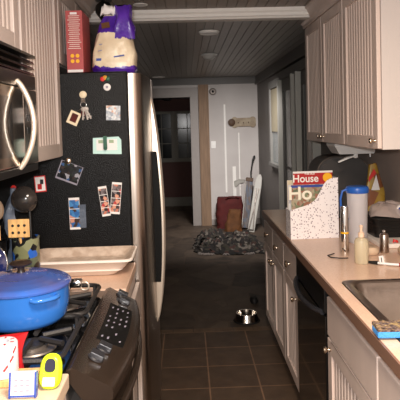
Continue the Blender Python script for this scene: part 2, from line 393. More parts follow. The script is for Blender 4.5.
# doorway casing and bare post on the far wall
b = B(); b.box(-.62, -.51, FW-.025, FW, 0, 2.17); b.box(.07, .195, FW-.025, FW, 0, 2.0); b.box(-.51, .195, FW-.025, FW, 2.0, 2.13)
b.box(.07, .085, FW-.035, FW+.1, 0, 2.0); b.box(-.51, .085, FW-.035, FW+.1, 1.985, 2.0)
struct('trim_4', b, 'casing', bevel=.003)
b = B().box(.20, .355, FW-.05, FW, 0, 2.17); struct('trim_5', b, 'stud')
b = B().box(.355, RWF, FW-.02, FW, 0, .09); struct('baseboard_far', b, 'casing', bevel=.004)
b = B(); b.box(.585, .612, FW-.003, FW, .5, 1.86); b.box(.80, .818, FW-.003, FW, .45, 1.42); b.box(.70, .75, FW-.003, FW, .4, .9)
struct('trim_6', b, 'trimwhite')
# back room seen through the doorway
b = B(); b.box(LW, 1.6, 10.9, 11.0, 0, .88); b.box(LW, 1.6, 10.9, 11.0, 1.83, 2.4); struct('wall_back_room', b, 'maroon')
b = B().box(1.6, 1.7, 8.8, 11.0, 0, 2.4); struct('wall_back_room_right', b, 'maroon')
b = B().box(LW-.1, 1.7, 8.8, 11.0, 2.4, 2.45); struct('ceiling', b, 'dark')
b = B().box(LW, 1.6, 10.87, 10.9, 0, .17); struct('baseboard_back_room', b, 'backtrim')
def gridwindow(name, x0, x1):
    b = B(); w_ = .045
    b.box(x0, x0+w_, 10.85, 10.9, .88, 1.83); b.box(x1-w_, x1, 10.85, 10.9, .88, 1.83)
    b.box(x0+w_, x1-w_, 10.85, 10.9, .88, .93); b.box(x0+w_, x1-w_, 10.85, 10.9, 1.78, 1.83)
    fr = struct(name, b, 'backtrim', bevel=.003)
    m = B(); xm = (x0+x1)/2
    m.box(xm-.008, xm+.008, 10.862, 10.885, .93, 1.78)
    for k in (1, 2): z = .93+k*.85/3; m.box(x0+w_, x1-w_, 10.863, 10.884, z-.008, z+.008)
    struct('window_muntins', m, 'backtrim', fr)
    g = B().box(x0+w_, x1-w_, 10.885, 10.889, .93, 1.78); struct('window_glass', g, 'glassdark', fr)
gridwindow('window_1', -.70, -.245); gridwindow('window_2', -.205, .25)
gridwindow('window_3', .29, .745)
b = B().box(-.245, -.205, 10.85, 10.9, .88, 1.83); b.box(-.90, -.70, 10.85, 10.9, .88, 1.83); b.box(.25, .29, 10.85, 10.9, .88, 1.83); b.box(.745, 1.6, 10.85, 10.9, .88, 1.83)
b.box(-.75, .80, 10.83, 10.85, .855, .885)
struct('trim_7', b, 'backtrim')
# side wall of the far room: window and tall door with casings
b = B(); x = RWF
b.box(x-.045, x, 7.15, 7.24, 1.05, 2.07); b.box(x-.045, x, 6.49, 6.55, 0, 2.07); b.box(x-.045, x, 6.55, 7.15, 1.98, 2.07); b.box(x-.06, x, 6.52, 7.24, 1.02, 1.06)
w3 = struct('window_4', b, 'trimgrey', bevel=.003)
b = B().box(x-.012, x-.003, 6.55, 7.15, 1.06, 1.98); struct('window_glass', b, 'glassgrey', w3)
b = B().box(x-.03, x-.02, 6.57, 7.13, 1.45, 1.97); struct('window_shade', b, 'shade', w3, label='short dull beige shade')
b = B()
for y0, y1 in ((6.36, 6.41), (5.57, 5.61), (5.33, 5.38), (4.64, 4.69)): b.box(x-.07, x, y0, y1, 0, 2.04)
struct('trim_8', b, 'palecasing', bevel=.004)
b = B().box(x-.05, x, 4.69, 6.36, 2.035, 2.12); struct('trim_12', b, 'trimgrey')
for nm, y0, y1 in (('door_1', 5.66, 6.31), ('door_2', 4.73, 5.27)):
    b = B(); b.box(x-.03, x-.004, y0, y0+.1, 0, 2.03); b.box(x-.03, x-.004, y1-.1, y1, 0, 2.03)
    b.box(x-.03, x-.004, y0+.1, y1-.1, 0, .25); b.box(x-.03, x-.004, y0+.1, y1-.1, 1.9, 2.03)
    d = struct(nm, b, 'trimgrey', bevel=.003)
    b = B().box(x-.018, x-.01, y0+.1, y1-.1, .25, 1.9); struct('door_glass', b, 'glassgrey', d)
    b = B().box(x-.022, x-.004, y0+.1, y1-.1, 1.05, 1.08); struct('door_rail', b, 'trimgrey', d)

# ------------------------------------------------------------------ cabinets
def frame_door(xf, s, y0, y1, z0, z1, bead=True, pitch=.043, st=.058):
    """framed beaded door; front face at xf, thickness .02 towards s"""
    b = B(); t = .02*s
    lo, hi = min(xf, xf+t), max(xf, xf+t)
    b.box(lo, hi, y0, y0+st, z0, z1); b.box(lo, hi, y1-st, y1, z0, z1)
    b.box(lo, hi, y0+st, y1-st, z0, z0+st); b.box(lo, hi, y0+st, y1-st, z1-st, z1)
    if bead:
        xp = xf+.009*s; ya, yb = y0+st, y1-st
        n = max(1, round((yb-ya)/pitch)); p = (yb-ya)/n
        pts = []
        for i in range(n):
            a = ya+i*p
            for q, d in ((0, .0065), (.10, .005), (.20, .001), (.34, 0), (.66, 0), (.80, .001), (.90, .005)): pts.append((a+q*p, xp+d*s))
        pts.append((yb, xp+.0065*s))
        A = [b.bm.verts.new((q[1], q[0], z0+st)) for q in pts]; D = [b.bm.verts.new((q[1], q[0], z1-st)) for q in pts]
        for i in range(len(pts)-1): b.face([A[i], A[i+1], D[i+1], D[i]])
    return b
def knob(parent, xf, s, y, z, rad=.015):
    b = B().lathe([(.009, 0), (.006, -.006*s), (.006, -.014*s), (rad*.8, -.018*s), (rad, -.023*s), (rad*.85, -.029*s), (.002, -.032*s)], (xf, y, z), 'x', 16)
    return obj('knob', b, 'knob', parent, smooth=True)

# right base cabinets (front at x=.58)
XF = .568
where = ['beside the far end of the counter', 'in the middle of the three', 'next to the black dishwasher']
for i, (y0, y1) in enumerate(((3.82, 4.24), (3.39, 3.815), (2.96, 3.385))):
    t = thing('base_cabinet', 'beige base cabinet with one drawer and one door, ' + where[i], 'cabinet', (.9, (y0+y1)/2, 0), 'base cabinets beyond the dishwasher')
    b = B().box(XF+.022, RW-.005, y0, y1, .09, .872); b.box(XF+.07, RW-.005, y0, y1, 0, .09)
    obj('body', b, 'cabR', t)
    d = obj('drawer', B().box(XF, XF+.02, y0+.004, y1-.004, .675, .828), 'cabR', t, bevel=.004)
    knob(d, XF, 1, (y0+y1)/2, .755, .021)
    d = obj('door', frame_door(XF, 1, y0+.004, y1-.004, .10, .665), 'cabR', t, bevel=.003)
    knob(d, XF, 1, {0: y0+.04, 1: y1-.04, 2: y0+.04}[i], .605)
# dishwasher
t = thing('dishwasher', 'black built-in dishwasher between the beige base cabinets, with curved bar handle', 'dishwasher', (.9, 2.645, 0))
obj('body', B().box(XF+.03, RW-.01, 2.34, 2.95, .02, .868), 'black', t)
d = obj('door', B().box(XF-.005, XF+.03, 2.342, 2.948, .11, .735), 'blackgloss', t, bevel=.004)
obj('control_strip', B().box(XF-.008, XF+.03, 2.342, 2.948, .745, .865), 'black', t, bevel=.006)
obj('kick_plate', B().box(XF+.05, XF+.07, 2.342, 2.948, .0, .10), 'black', t)
pts = [(XF-.008-.038*math.sin(math.pi*k/12)**.6, 2.37+.55*k/12, .745-.015*math.sin(math.pi*k/12)) for k in range(13)]
obj('handle', B().tube(pts, .013, 10), 'knobdark', t, smooth=True)
# sink cabinet
t = thing('sink_cabinet', 'beige sink cabinet with false drawer fronts above beaded doors, nearest the camera', 'cabinet', (.9, 1.7, 0))
b = B().box(XF+.022, RW-.005, 1.06, 2.33, .09, .70); b.box(XF+.022, XF+.05, 1.06, 2.33, .70, .872); b.box(XF+.07, RW-.005, 1.06, 2.33, 0, .09); b.box(XF+.022, RW-.005, 2.31, 2.33, .70, .872)
obj('body', b, 'cabR', t)
for y0, y1, kn in ((1.705, 2.325, 2.28), (1.07, 1.695, 1.11)):
    obj('false_drawer_front', B().box(XF, XF+.02, y0, y1, .665, .828), 'cabR', t, bevel=.004)
    d = obj('door', frame_door(XF, 1, y0, y1, .10, .655), 'cabR', t, bevel=.003)
    knob(d, XF, 1, kn, .618)
# right countertop with a hole for the sink
b = B()
for (x0, x1, y0, y1) in ((.552, RW-.004, 2.205, 4.16), (.552, .625, 1.40, 2.205), (1.115, RW-.004, 1.40, 2.205), (.552, RW-.004, 1.0, 1.40)): b.box(x0, x1, y0, y1, .874, .914)
ct = obj('countertop', b, 'counter'); tag(ct, 'long tan laminate countertop on the right, holding the sink and magazine holder', 'countertop')
obj('edge_band', B().box(.545, .5518, 1.0, 4.166, .872, .9125), 'counteredge', ct)
obj('end_band', B().box(.552, RW-.01, 4.1605, 4.166, .872, .9125), 'counteredge', ct)
# sink
t = thing('sink', 'stainless steel drop-in sink set in the right countertop', 'sink', (.85, 1.8, .75))
def ring(x0, x1, y0, y1, z, r_): return rrect(x0, x1, y0, y1, z, r_, 5)
b = B(); b.loft([ring(.60, 1.14, 1.38, 2.235, .9145, .03), ring(.602, 1.138, 1.382, 2.233, .9185, .03), ring(.625, 1.115, 1.405, 2.21, .9195, .04), ring(.637, 1.105, 1.415, 2.20, .913, .05)], False, False)
obj('rim', b, 'sinksteel', t, smooth=True)
b = B(); b.loft([ring(.637, 1.105, 1.415, 2.20, .913, .05), ring(.642, 1.10, 1.42, 2.195, .89, .055), ring(.655, 1.085, 1.435, 2.18, .76, .06), ring(.68, 1.06, 1.46, 2.155, .742, .05)], False, True)
obj('basin', b, 'sinksteel', t, smooth=True)
obj('drain', B().lathe([(.045, .7435), (.045, .7455), (.03, .744)], (.87, 1.8, 0)), 'chrome', t)

# right wall cabinets
CX = .91
spec = [(3.66, 4.15, 'farthest of the three, over the dark appliance'), (3.165, 3.655, 'middle of the three'), (2.60, 3.16, 'nearest, pale side facing camera')]
for i, (y0, y1, wd) in enumerate(spec):
    t = thing('wall_cabinet', 'beige beaded-door wall cabinet on the right wall, ' + wd, 'cabinet', (1.05, (y0+y1)/2, 1.42), 'wall cabinets on the right')
    obj('body', B().box(CX, RW-.002, y0, y1, 1.42, 2.335), 'cabside' if i == 2 else 'cabR', t)
    d = obj('door', frame_door(CX-.022, 1, y0+.003, y1-.003, 1.425, 2.235), 'cabR', t, bevel=.003)
    knob(d, CX-.022, 1, {0: y0+.035, 1: y1-.035, 2: y0+.035}[i], 1.462, .014)
b = B().prism([(CX-.001, 2.24), (CX-.03, 2.24), (CX-.032, 2.262), (CX-.048, 2.275), (CX-.072, 2.318), (CX-.085, 2.325), (CX-.085, 2.338), (CX-.001, 2.338)], 'xz', 2.6, 4.17)
struct('trim_9', b, 'cabR')

# left wall cabinets (front x=-.58)
LX = -.60
def left_cab(y0, y1, z0, z1, label, kn=None, doors=1):
    t = thing('wall_cabinet', label, 'cabinet', (-.75, (y0+y1)/2, z0), 'wall cabinets on the left')
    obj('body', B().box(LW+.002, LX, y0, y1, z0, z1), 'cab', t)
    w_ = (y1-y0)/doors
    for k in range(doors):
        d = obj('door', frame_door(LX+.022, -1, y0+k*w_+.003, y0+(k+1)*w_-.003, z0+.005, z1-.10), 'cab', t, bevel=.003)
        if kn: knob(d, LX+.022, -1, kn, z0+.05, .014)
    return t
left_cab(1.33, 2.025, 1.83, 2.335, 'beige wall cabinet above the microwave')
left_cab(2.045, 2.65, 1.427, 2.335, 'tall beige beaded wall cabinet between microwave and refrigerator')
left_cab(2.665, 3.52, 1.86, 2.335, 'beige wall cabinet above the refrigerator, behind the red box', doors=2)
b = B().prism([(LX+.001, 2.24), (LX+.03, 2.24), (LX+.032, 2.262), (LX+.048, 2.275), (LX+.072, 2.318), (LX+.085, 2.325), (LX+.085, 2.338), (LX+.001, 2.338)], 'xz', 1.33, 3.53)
struct('trim_10', b, 'cab')

# left countertops and cabinets under them
o = obj('countertop', B().box(LW+.003, -.255, 2.215, 2.648, .88, .92), 'counter', bevel=.004); tag(o, 'short tan countertop between the range and refrigerator, under the roasting pan', 'countertop')
t = thing('base_cabinet', 'narrow beige base cabinet between the range and refrigerator', 'cabinet', (-.6, 2.43, 0))
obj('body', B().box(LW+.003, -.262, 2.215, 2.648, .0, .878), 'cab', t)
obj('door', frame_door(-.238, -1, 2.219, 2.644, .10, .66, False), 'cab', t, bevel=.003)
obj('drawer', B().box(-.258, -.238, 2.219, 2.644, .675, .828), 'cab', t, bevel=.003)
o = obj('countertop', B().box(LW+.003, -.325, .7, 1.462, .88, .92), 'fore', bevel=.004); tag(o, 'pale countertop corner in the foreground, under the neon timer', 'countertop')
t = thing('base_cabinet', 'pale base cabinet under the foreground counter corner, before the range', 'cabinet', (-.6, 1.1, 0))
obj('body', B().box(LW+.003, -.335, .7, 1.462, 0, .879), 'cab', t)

# ------------------------------------------------------------------ refrigerator
t = thing('refrigerator', 'side-by-side refrigerator with black textured side and stainless doors', 'refrigerator', (-.55, 3.1, 0))
obj('body', B().box(LW+.01, -.27, 2.66, 3.56, .03, 1.82), 'fridgeblack', t, bevel=.006)
obj('foot', B().lathe([(.02, 0), (.02, .03)], (-.33, 2.72, 0)), 'black', t); obj('foot', B().lathe([(.02, 0), (.02, .03)], (-.33, 3.5, 0)), 'black', t)
def fx(y): return -.212 + .03*(1-((y-3.11)/.45)**2)
def fridge_door(y0, y1):
    b = B(); loop = []
    n = 10
    for k in range(n+1):
        y = y0+(y1-y0)*k/n; loop.append((fx(y), y))
    if y0 < 2.7: loop = [(-.255, y0), (-.235, y0+.002), (-.222, y0+.010), (-.210, y0+.028)] + loop[1:]
    if y1 > 3.5: loop = loop[:-1] + [(-.215, y1-.02), (-.235, y1)]
    loop = [(-.266, y0)] + loop + [(-.266, y1)]
    b.loft([[(p[0], p[1], z) for p in loop] for z in (.08, 1.81)])
    return b
for y0, y1 in ((2.662, 3.055), (3.063, 3.558)):
    d = obj('door', fridge_door(y0, y1), 'steel', t, smooth=True)
    yh = 3.02 if y0 < 3 else 3.10
    xb = fx(yh)-.002
    def prof(z):
        q = (z-.50)/(1.72-.50); return xb+.055*max(0, math.sin(math.pi*q**.85))**.7
    zs = [.50+1.22*k/28 for k in range(29)]
    poly = [(xb, z) for z in (.50, 1.72)]
    out = [(prof(z), z) for z in zs[::-1]]
    h = obj('handle', B().prism([(xb, .50)] + [(xb, 1.72)] + out[1:-1], 'xz', yh-.022, yh+.022), 'handle', d, smooth=True, bevel=.006)
    zs2 = [.725+.70*k/14 for k in range(15)]
    g = B().prism([(xb, .725), (xb, 1.425)] + [(prof(z)-.014, z) for z in zs2[::-1]], 'xz', yh-.026, yh+.026)
    obj('grip_insert', g, 'blackmatt', h, bevel=.002)
obj('gasket', B().box(-.2695, -.2665, 2.668, 3.552, .08, 1.80), 'dark', t)
obj('kick_grille', B().box(-.268, -.255, 2.67, 3.55, .03, .075), 'black', t)

# things on the refrigerator side (all on plane y=2.66)
def card(name, cx, cz, w_, h_, m, ang=0, th=.0012, y=2.6595):
    b = B().obox((cx, y-th/2, cz), w_, th, h_, Matrix.Rotation(R(ang), 3, 'Y'))
    return b
FS = 2.6597
def leaf(parent, name, cx, cz, w_, h_, m, ang, off):
    return obj(name, B().obox((cx, FS-off-.0004, cz), w_, .0008, h_, Matrix.Rotation(R(ang), 3, 'Y')), m, parent)
# colourful blob magnet
b = B()
for dx, dz, mi in ((-.012, -.002, 0), (.0, .004, 1), (.012, -.001, 2)):
    b.mi = mi; b.lathe([(.011, 0), (.011, -.004), (.006, -.007)], (-.371+dx, FS, 1.787+dz), 'y', 12)
tag(obj('fridge_magnet', b, ['redink', 'amber', 'green'], smooth=True), 'small colourful magnet at the top of the black refrigerator side', 'magnet')
t = thing('fridge_magnet', 'round white magnet just below the colourful one on the refrigerator', 'magnet', (-.363, FS, 1.747))
obj('disc', B().lathe([(.017, 0), (.017, -.004), (.013, -.006)], (-.363, FS, 1.747), 'y', 20), 'paper', t, smooth=True)
obj('printed_centre', B().lathe([(.006, -.0062), (.006, -.007)], (-.363, FS, 1.747), 'y', 12), 'greyink', t)
# key clip with keys
t = thing('magnetic_clip', 'round cream magnetic clip holding the bunch of keys', 'clip', (-.476, FS, 1.713))
obj('disc', B().lathe([(.017, 0), (.017, -.006), (.010, -.010)], (-.476, FS, 1.715), 'y', 20), 'cream', t, smooth=True)
obj('jaw', B().obox((-.476, FS-.006, 1.688), .018, .010, .022), 'steeldark', t)
t = thing('key_bunch', 'bunch of keys with a red fob and tilted cream photo tag on the refrigerator side', 'keys', (-.476, FS-.014, 1.60))
obj('ring', B().torus((-.474, FS-.015, 1.668), .013, .0015, 'y'), 'chrome', t, smooth=True)
for k, (a, dx) in enumerate(((12, .012), (-6, .0), (24, .022))):
    b = B(); mt = Matrix.Translation((-.472+dx*.3, FS-.018-.002*k, 1.658)) @ Matrix.Rotation(R(-a), 4, 'Y')
    b.lathe([(.011, -.001), (.011, .001)], (0, 0, -.012), 'y', 14); b.box(-.0035, .0035, -.001, .001, -.062, -.02); b.box(.0035, .007, -.001, .001, -.055, -.048); b.box(.0035, .006, -.001, .001, -.042, -.036)
    b.xf(mt); obj('key', b, 'steel', t)
obj('fob', B().obox((-.476, FS-.014, 1.632), .020, .006, .034, Matrix.Rotation(R(8), 3, 'Y')), 'redcloth', t, bevel=.002)
b = B().obox((-.522, FS-.006, 1.607), .052, .003, .062, Matrix.Rotation(R(25), 3, 'Y')); obj('photo_tag', b, 'cream', t)
b = B().obox((-.521, FS-.0085, 1.608), .030, .001, .040, Matrix.Rotation(R(25), 3, 'Y')); obj('tag_picture', b, 'redcloth', t)
obj('tag_link', B().tube([(-.476, FS-.014, 1.658), (-.492, FS-.012, 1.645), (-.508, FS-.009, 1.636)], .0012, 6), 'chrome', t)
# square note
tag(obj('paper_note', card('n', -.339, 1.626, .066, .068, 'map', 2, y=FS), 'map'), 'small square printed pale note near the right edge of the refrigerator side', 'note')
# teal card with green clip
t = thing('paper_card', 'pale teal paper card held by the green clip', 'card', (-.375, FS, 1.43))
obj('sheet', B().prism([(-.440, 1.437), (-.306, 1.432), (-.306, 1.500), (-.318, 1.515), (-.438, 1.511)], 'xz', FS-.001, FS), 'tealpaper', t)
obj('white_panel', B().obox((-.374, FS-.0014, 1.478), .096, .0008, .052), 'paper', t)
for xx in (-.402, -.352): obj('printed_leaf', B().obox((xx, FS-.0020, 1.493), .022, .0005, .015), 'greenprint', t)
b = B().obox((-.380, FS-.010, 1.49), .017, .010, .058); b.lathe([(.0085, -.005), (.0085, .005)], (-.380, FS-.010, 1.461), 'y', 14); b.box(-.386, -.374, FS-.010, FS, 1.506, 1.516)
tag(obj('magnetic_clip', b, 'green', bevel=.002), 'dark green magnetic clip on the pale teal card', 'clip')
# tilted photo with magnet
t = thing('snapshot', 'tilted dark snapshot in a clear sleeve under a round magnet', 'photograph', (-.554, FS, 1.30))
obj('sleeve', B().obox((-.554, FS-.0006, 1.352), .108, .0012, .090, Matrix.Rotation(R(22), 3, 'Y')), 'greyink', t)
obj('picture', B().obox((-.552, FS-.0016, 1.355), .100, .0008, .080, Matrix.Rotation(R(22), 3, 'Y')), 'photo', t)
tag(obj('fridge_magnet', B().lathe([(.014, -.0023), (.014, -.007), (.009, -.011)], (-.557, FS, 1.407), 'y', 18), 'knob', smooth=True), 'round silvery magnet holding the tilted dark snapshot', 'magnet')
# red bordered card
t = thing('picture_card', 'small red-bordered white card left of the tilted snapshot', 'card', (-.691, FS, 1.26))
obj('border', B().obox((-.691, FS-.0006, 1.303), .052, .0012, .076, Matrix.Rotation(R(-4), 3, 'Y')), 'redink', t)
obj('white_field', B().obox((-.691, FS-.0015, 1.303), .044, .0006, .066, Matrix.Rotation(R(-4), 3, 'Y')), 'paper', t)
obj('red_picture', B().obox((-.694, FS-.0021, 1.290), .020, .0006, .026), 'red', t); obj('dark_picture', B().obox((-.684, FS-.0021, 1.313), .016, .0006, .022), 'blackink', t)
# photo strips
def strip(cx, cz, w_, h_, ang, pic, label, n):
    t = thing('photo_strip', label, 'photograph', (cx, FS, cz-h_/2), 'photo strips on the refrigerator side')
    Rm = Matrix.Rotation(R(ang), 3, 'Y')
    obj('strip_card', B().obox((cx, FS-.0006, cz), w_, .0012, h_, Rm), 'paper', t)
    ph = (h_-.018)/n
    for k in range(n):
        p = Vector((cx, FS-.0016, cz)) + Rm @ Vector((0, 0, -h_/2+.009+ph*(k+.5)))
        obj('frame_picture', B().obox(p, w_-.004, .0008, ph-.003, Rm), pic, t)
    return t
strip(-.536, 1.158, .050, .150, -1, 'photob', 'photo strip of people in blue, lowest on the refrigerator side', 3)
tag(obj('plastic_sleeve', B().obox((-.498, FS-.0008, 1.145), .030, .0012, .11), 'film'), 'dull plastic sleeve edge beside the blue photo strip', 'sleeve')
strip(-.395, 1.212, .040, .142, -7, 'photop', 'left strip of the pair of booth photo strips on the refrigerator', 4)
strip(-.340, 1.225, .046, .150, 6, 'photop', 'right strip of the pair of booth photo strips on the refrigerator', 4)

# on top of the refrigerator
t = thing('cardboard_box', 'tall thin red cardboard box standing on the refrigerator', 'box', (-.51, 2.75, 1.82))
obj('carton', B().box(-.552, -.474, 2.69, 2.90, 1.82, 2.112), 'boxred', t, bevel=.002)
b = B(); z = 2.085
while z > 1.93:
    w_ = random.uniform(.022, .034); b.box(-.513-w_, -.513+w_, 2.6888, 2.6894, z, z+.003); z -= .0095
obj('printed_lines', b, 'pages', t)
b = B()
for dx, dz in ((-.012, 1.90), (.012, 1.90), (-.012, 1.875), (.012, 1.875)): b.lathe([(.009, 0), (.009, -.0006)], (-.513+dx, 2.689, dz), 'y', 14)
obj('yellow_marks', b, 'yellow', t)
obj('pale_end_band', B().box(-.549, -.477, 2.6886, 2.6894, 1.823, 1.835), 'paper', t)
obj('top_band', B().box(-.530, -.498, 2.6886, 2.6894, 2.093, 2.103), 'paper', t)

def super_loop(cx, cy, a, bb, z, n=40, e=.55, sd=0, amp=.0):
    out = []
    for i in range(n):
        th = 2*math.pi*i/n; c, s_ = math.cos(th), math.sin(th)
        x = a*math.copysign(abs(c)**e, c); y = bb*math.copysign(abs(s_)**e, s_)
        k = amp*noise.noise(Vector((c*1.6+sd, s_*1.6, z*14)))
        out.append((cx+x*(1+k), cy+y*(1+k), z+amp*.05*noise.noise(Vector((c*3, s_*3+sd, z*9)))))
    return out
t = thing('pet_food_bag', 'crumpled purple and cream bag standing on the refrigerator', 'bag', (-.345, 2.82, 1.82))
lv = [(1.821, -.343, .095, .085), (1.84, -.343, .106, .095), (1.87, -.343, .107, .098), (1.92, -.342, .104, .095), (1.97, -.34, .098, .09), (2.01, -.336, .09, .08), (2.05, -.33, .078, .066), (2.09, -.322, .070, .048), (2.125, -.316, .064, .028), (2.15, -.312, .060, .012)]
def grow(lv):
    out = []
    for a, c_ in zip(lv, lv[1:]):
        for k in range(9): out.append(tuple(p+(q-p)*k/9 for p, q in zip(a, c_)))
    return out+[lv[-1]]
def bagmesh(zlo, zhi, infl=0, amp=.13, x_lo=None):
    loops = [super_loop(cx, 2.82, a+infl, bb+infl, z, 150, .6, 3, amp) for z, cx, a, bb in grow(lv) if zlo <= z <= zhi]
    return B().loft(loops)
b = bagmesh(1.80, 2.2)
b.bm.faces.ensure_lookup_table()
for fc in b.bm.faces:
    c_ = fc.calc_center_median()
    if c_.z < 1.848+.018*noise.noise(Vector((c_.x*30, 0, 2)))+.25*max(0, abs(c_.x+.33)-.07): fc.material_index = 1
    elif c_.z > 1.985+.02*noise.noise(Vector((c_.x*40, 1, 0))) and (c_.x > -.335 or 2.015 < c_.z < 2.10): fc.material_index = 1
for v in b.bm.verts: v.co.z = max(v.co.z, 1.8205)
obj('bag_body', b, ['bagcream', 'purple'], t, smooth=True)
loops = []
for k in range(13):
    q = k/12; z = 1.985+.16*q
    loops.append(super_loop(-.280-.012*q, 2.765+.015*q, .050-.010*q+.008*math.sin(q*7), .022+.022*math.sin(q*math.pi), z, 32, .65, 5, .25))
obj('top_fold', B().loft(loops), 'purple', t, smooth=True)
loops = []
for k in range(7):
    q = k/6; loops.append(super_loop(-.362+.006*q, 2.775, .040-.006*q, .008+.010*math.sin(q*math.pi), 2.105+.040*q, 24, .7, 8, .3))
obj('folded_lip', B().loft(loops), 'paper', t, smooth=True)
def bag_mark(name, m, x0, x1, z0, z1, y, ang=-8):
    obj(name, B().obox(((x0+x1)/2, y, (z0+z1)/2), x1-x0, .003, z1-z0, Matrix.Rotation(R(ang), 3, 'Y')), m, t)
bag_mark('printed_mark', 'blueink', -.335, -.285, 1.895, 1.901, 2.722); bag_mark('printed_mark', 'blueink', -.42, -.39, 1.878, 1.890, 2.728, 0)
bag_mark('printed_mark', 'ochre', -.392, -.352, 2.035, 2.062, 2.742); bag_mark('printed_mark', 'greyink', -.405, -.37, 1.955, 1.960, 2.732); bag_mark('printed_mark', 'greyink', -.41, -.375, 1.925, 1.93, 2.728)
# spotlight hanging from the ceiling behind the bag
t = thing('ceiling_spotlight', 'black spotlight on the ceiling beside the cabinet crown, behind the purple bag', 'lamp', (-.475, 3.45, 2.34))
obj('mount', B().lathe([(.05, -.02), (.05, 0)], (-.475, 3.45, 2.34)), 'black', t, smooth=True)
b = B().lathe([(.03, -.10), (.05, -.06), (.052, .03), (.03, .06)], (0, 0, 0), 'z', 20); b.xf(Matrix.Translation((-.465, 3.45, 2.255)) @ Matrix.Rotation(R(-35), 4, 'Y'))
obj('head', b, 'black', t, smooth=True)
obj('stem', B().tube([(-.475, 3.45, 2.325), (-.468, 3.45, 2.275)], .01), 'black', t)

# ------------------------------------------------------------------ microwave
t = thing('microwave', 'stainless over-the-range microwave with arched handle and black top louvers', 'microwave', (-.72, 1.73, 1.41))
obj('body', B().box(LW+.004, -.585, 1.35, 2.10, 1.415, 1.826), 'black', t)
obj('door', B().box(-.585, -.548, 1.35, 1.93, 1.44, 1.70), 'polish', t, bevel=.004)
b = B().box(-.548, -.5465, 1.42, 1.80, 1.475, 1.665); obj('door_window', b, 'blackgloss', t)
obj('control_side', B().box(-.585, -.548, 1.935, 2.10, 1.44, 1.70), 'steeldark', t, bevel=.003)
b = B()
for k in range(3):
    z = 1.755+.021*k
    b.prism([(-.585, z), (-.550, z), (-.556, z+.010), (-.585, z+.014)], 'xz', 1.35, 2.10)
obj('louver_grille', b, 'steeldark', t)
obj('header_panel', B().box(-.585, -.549, 1.35, 2.10, 1.703, 1.752), 'steeldark', t, bevel=.003)
obj('top_strip', B().box(-.585, -.546, 1.35, 2.10, 1.818, 1.827), 'black', t)
obj('bottom_strip', B().box(-.585, -.55, 1.35, 2.10, 1.411, 1.437), 'black', t, bevel=.003)
pts = [(-.552+.052*math.sin(math.pi*k/24)**.75 if 0 < k < 24 else -.552, 1.875, 1.432+.29*k/24) for k in range(25)]
obj('handle', B().tube(pts, .009, 10), 'handle', t, smooth=True)
b = B()
for k in range(4): b.box(-.548, -.5465, 1.97, 2.07, 1.50+.045*k, 1.50+.045*k+.022)
obj('buttons', b, 'black', t)

# ------------------------------------------------------------------ range
t = thing('kitchen_range', 'dark slide-in gas range with sloping bowed front control panel', 'stove', (-.55, 1.84, 0))
Y0, Y1 = 1.47, 2.21
def bow(y): return -.212 + .034*(1-((y-1.84)/.37)**2)
obj('body', B().box(-.885, -.27, Y0, Y1, .06, .818).box(-.885, -.336, Y0, Y1, .818, .899), 'rangeside', t)
obj('cooktop', B().box(-.885, -.335, Y0, Y1, .90, .918), 'blackgloss', t, bevel=.003)
ys = [Y0+(Y1-Y0)*k/20 for k in range(21)]
def sweep(sec): return B().loft([[(p[0]+(bow(y) if p[2] else 0), y, p[1]) for p in sec] for y in ys])
obj('control_panel', sweep([(-.334, .90, 0), (-.334, .924, 0), (-.318, .930, 0), (-.018, .882, 1), (-.004, .872, 1), (0, .858, 1), (-.004, .835, 1), (-.28, .82, 0)]), 'rangepanel', t, smooth=True)
d = obj('oven_door', sweep([(-.268, .17, 0), (-.038, .17, 1), (-.034, .78, 1), (-.04, .812, 1), (-.268, .812, 0)]), 'rangepanel', t, smooth=True)
obj('oven_window', B().loft([[(bow(y)-.0345, y, .36), (bow(y)-.0325, y, .36), (bow(y)-.0325, y, .66), (bow(y)-.0345, y, .66)] for y in ys[4:17]]), 'blackgloss', d)
pts = [(bow(y)-.008 if 0 < i < 20 else bow(y)-.036, y, .775) for i, y in enumerate(ys)]
obj('handle', B().tube(pts, .012, 10), 'rangepanel', d, smooth=True)
obj('drawer', sweep([(-.268, .06, 0), (-.04, .06, 1), (-.04, .16, 1), (-.268, .16, 0)]), 'rangepanel', t)
def slope_pt(y, q, lift=0):
    """point on sloped panel: q 0 back .. 1 front"""
    a = Vector((-.318, y, .930)); c_ = Vector((bow(y)-.018, y, .882)); p = a.lerp(c_, q)
    n = Vector((.048, 0, (bow(y)-.018+.318))).normalized(); return p+n*lift
def patch(y0, y1, q0, q1, lift, th=.002):
    n = 8; b = B()
    yy = [y0+(y1-y0)*k/n for k in range(n+1)]
    b.loft([[slope_pt(y, q0, lift-th), slope_pt(y, q1, lift-th), slope_pt(y, q1, lift), slope_pt(y, q0, lift)] for y in yy]); return b
kp = obj('keypad', patch(1.70, 2.04, .22, .90, .0015), 'blackmatt', t)
for i in range(7):
    for j in range(4):
        if random.random() < .2: continue
        y = 1.73+.045*i; q = .33+.15*j
        b = B().obox(slope_pt(y, q, .0022), .006, random.uniform(.006, .016), .0008)
        obj('key_marking', b, 'greyink', kp)
for y, q in ((1.575, .42), (1.645, .50), (2.10, .62), (2.17, .52)):
    p = slope_pt(y, q, 0)
    rot = Matrix.Rotation(math.atan2(.048, .09), 3, 'Y')
    b = B().lathe([(.024, .0), (.024, .004), (.018, .006)], (0, 0, 0), 'z', 24); b.obox((0, 0, .012), .040, .034, .014)
    b.xf(Matrix.Translation(p) @ rot.to_4x4()); obj('knob', b, 'knobdark', t, bevel=.005)
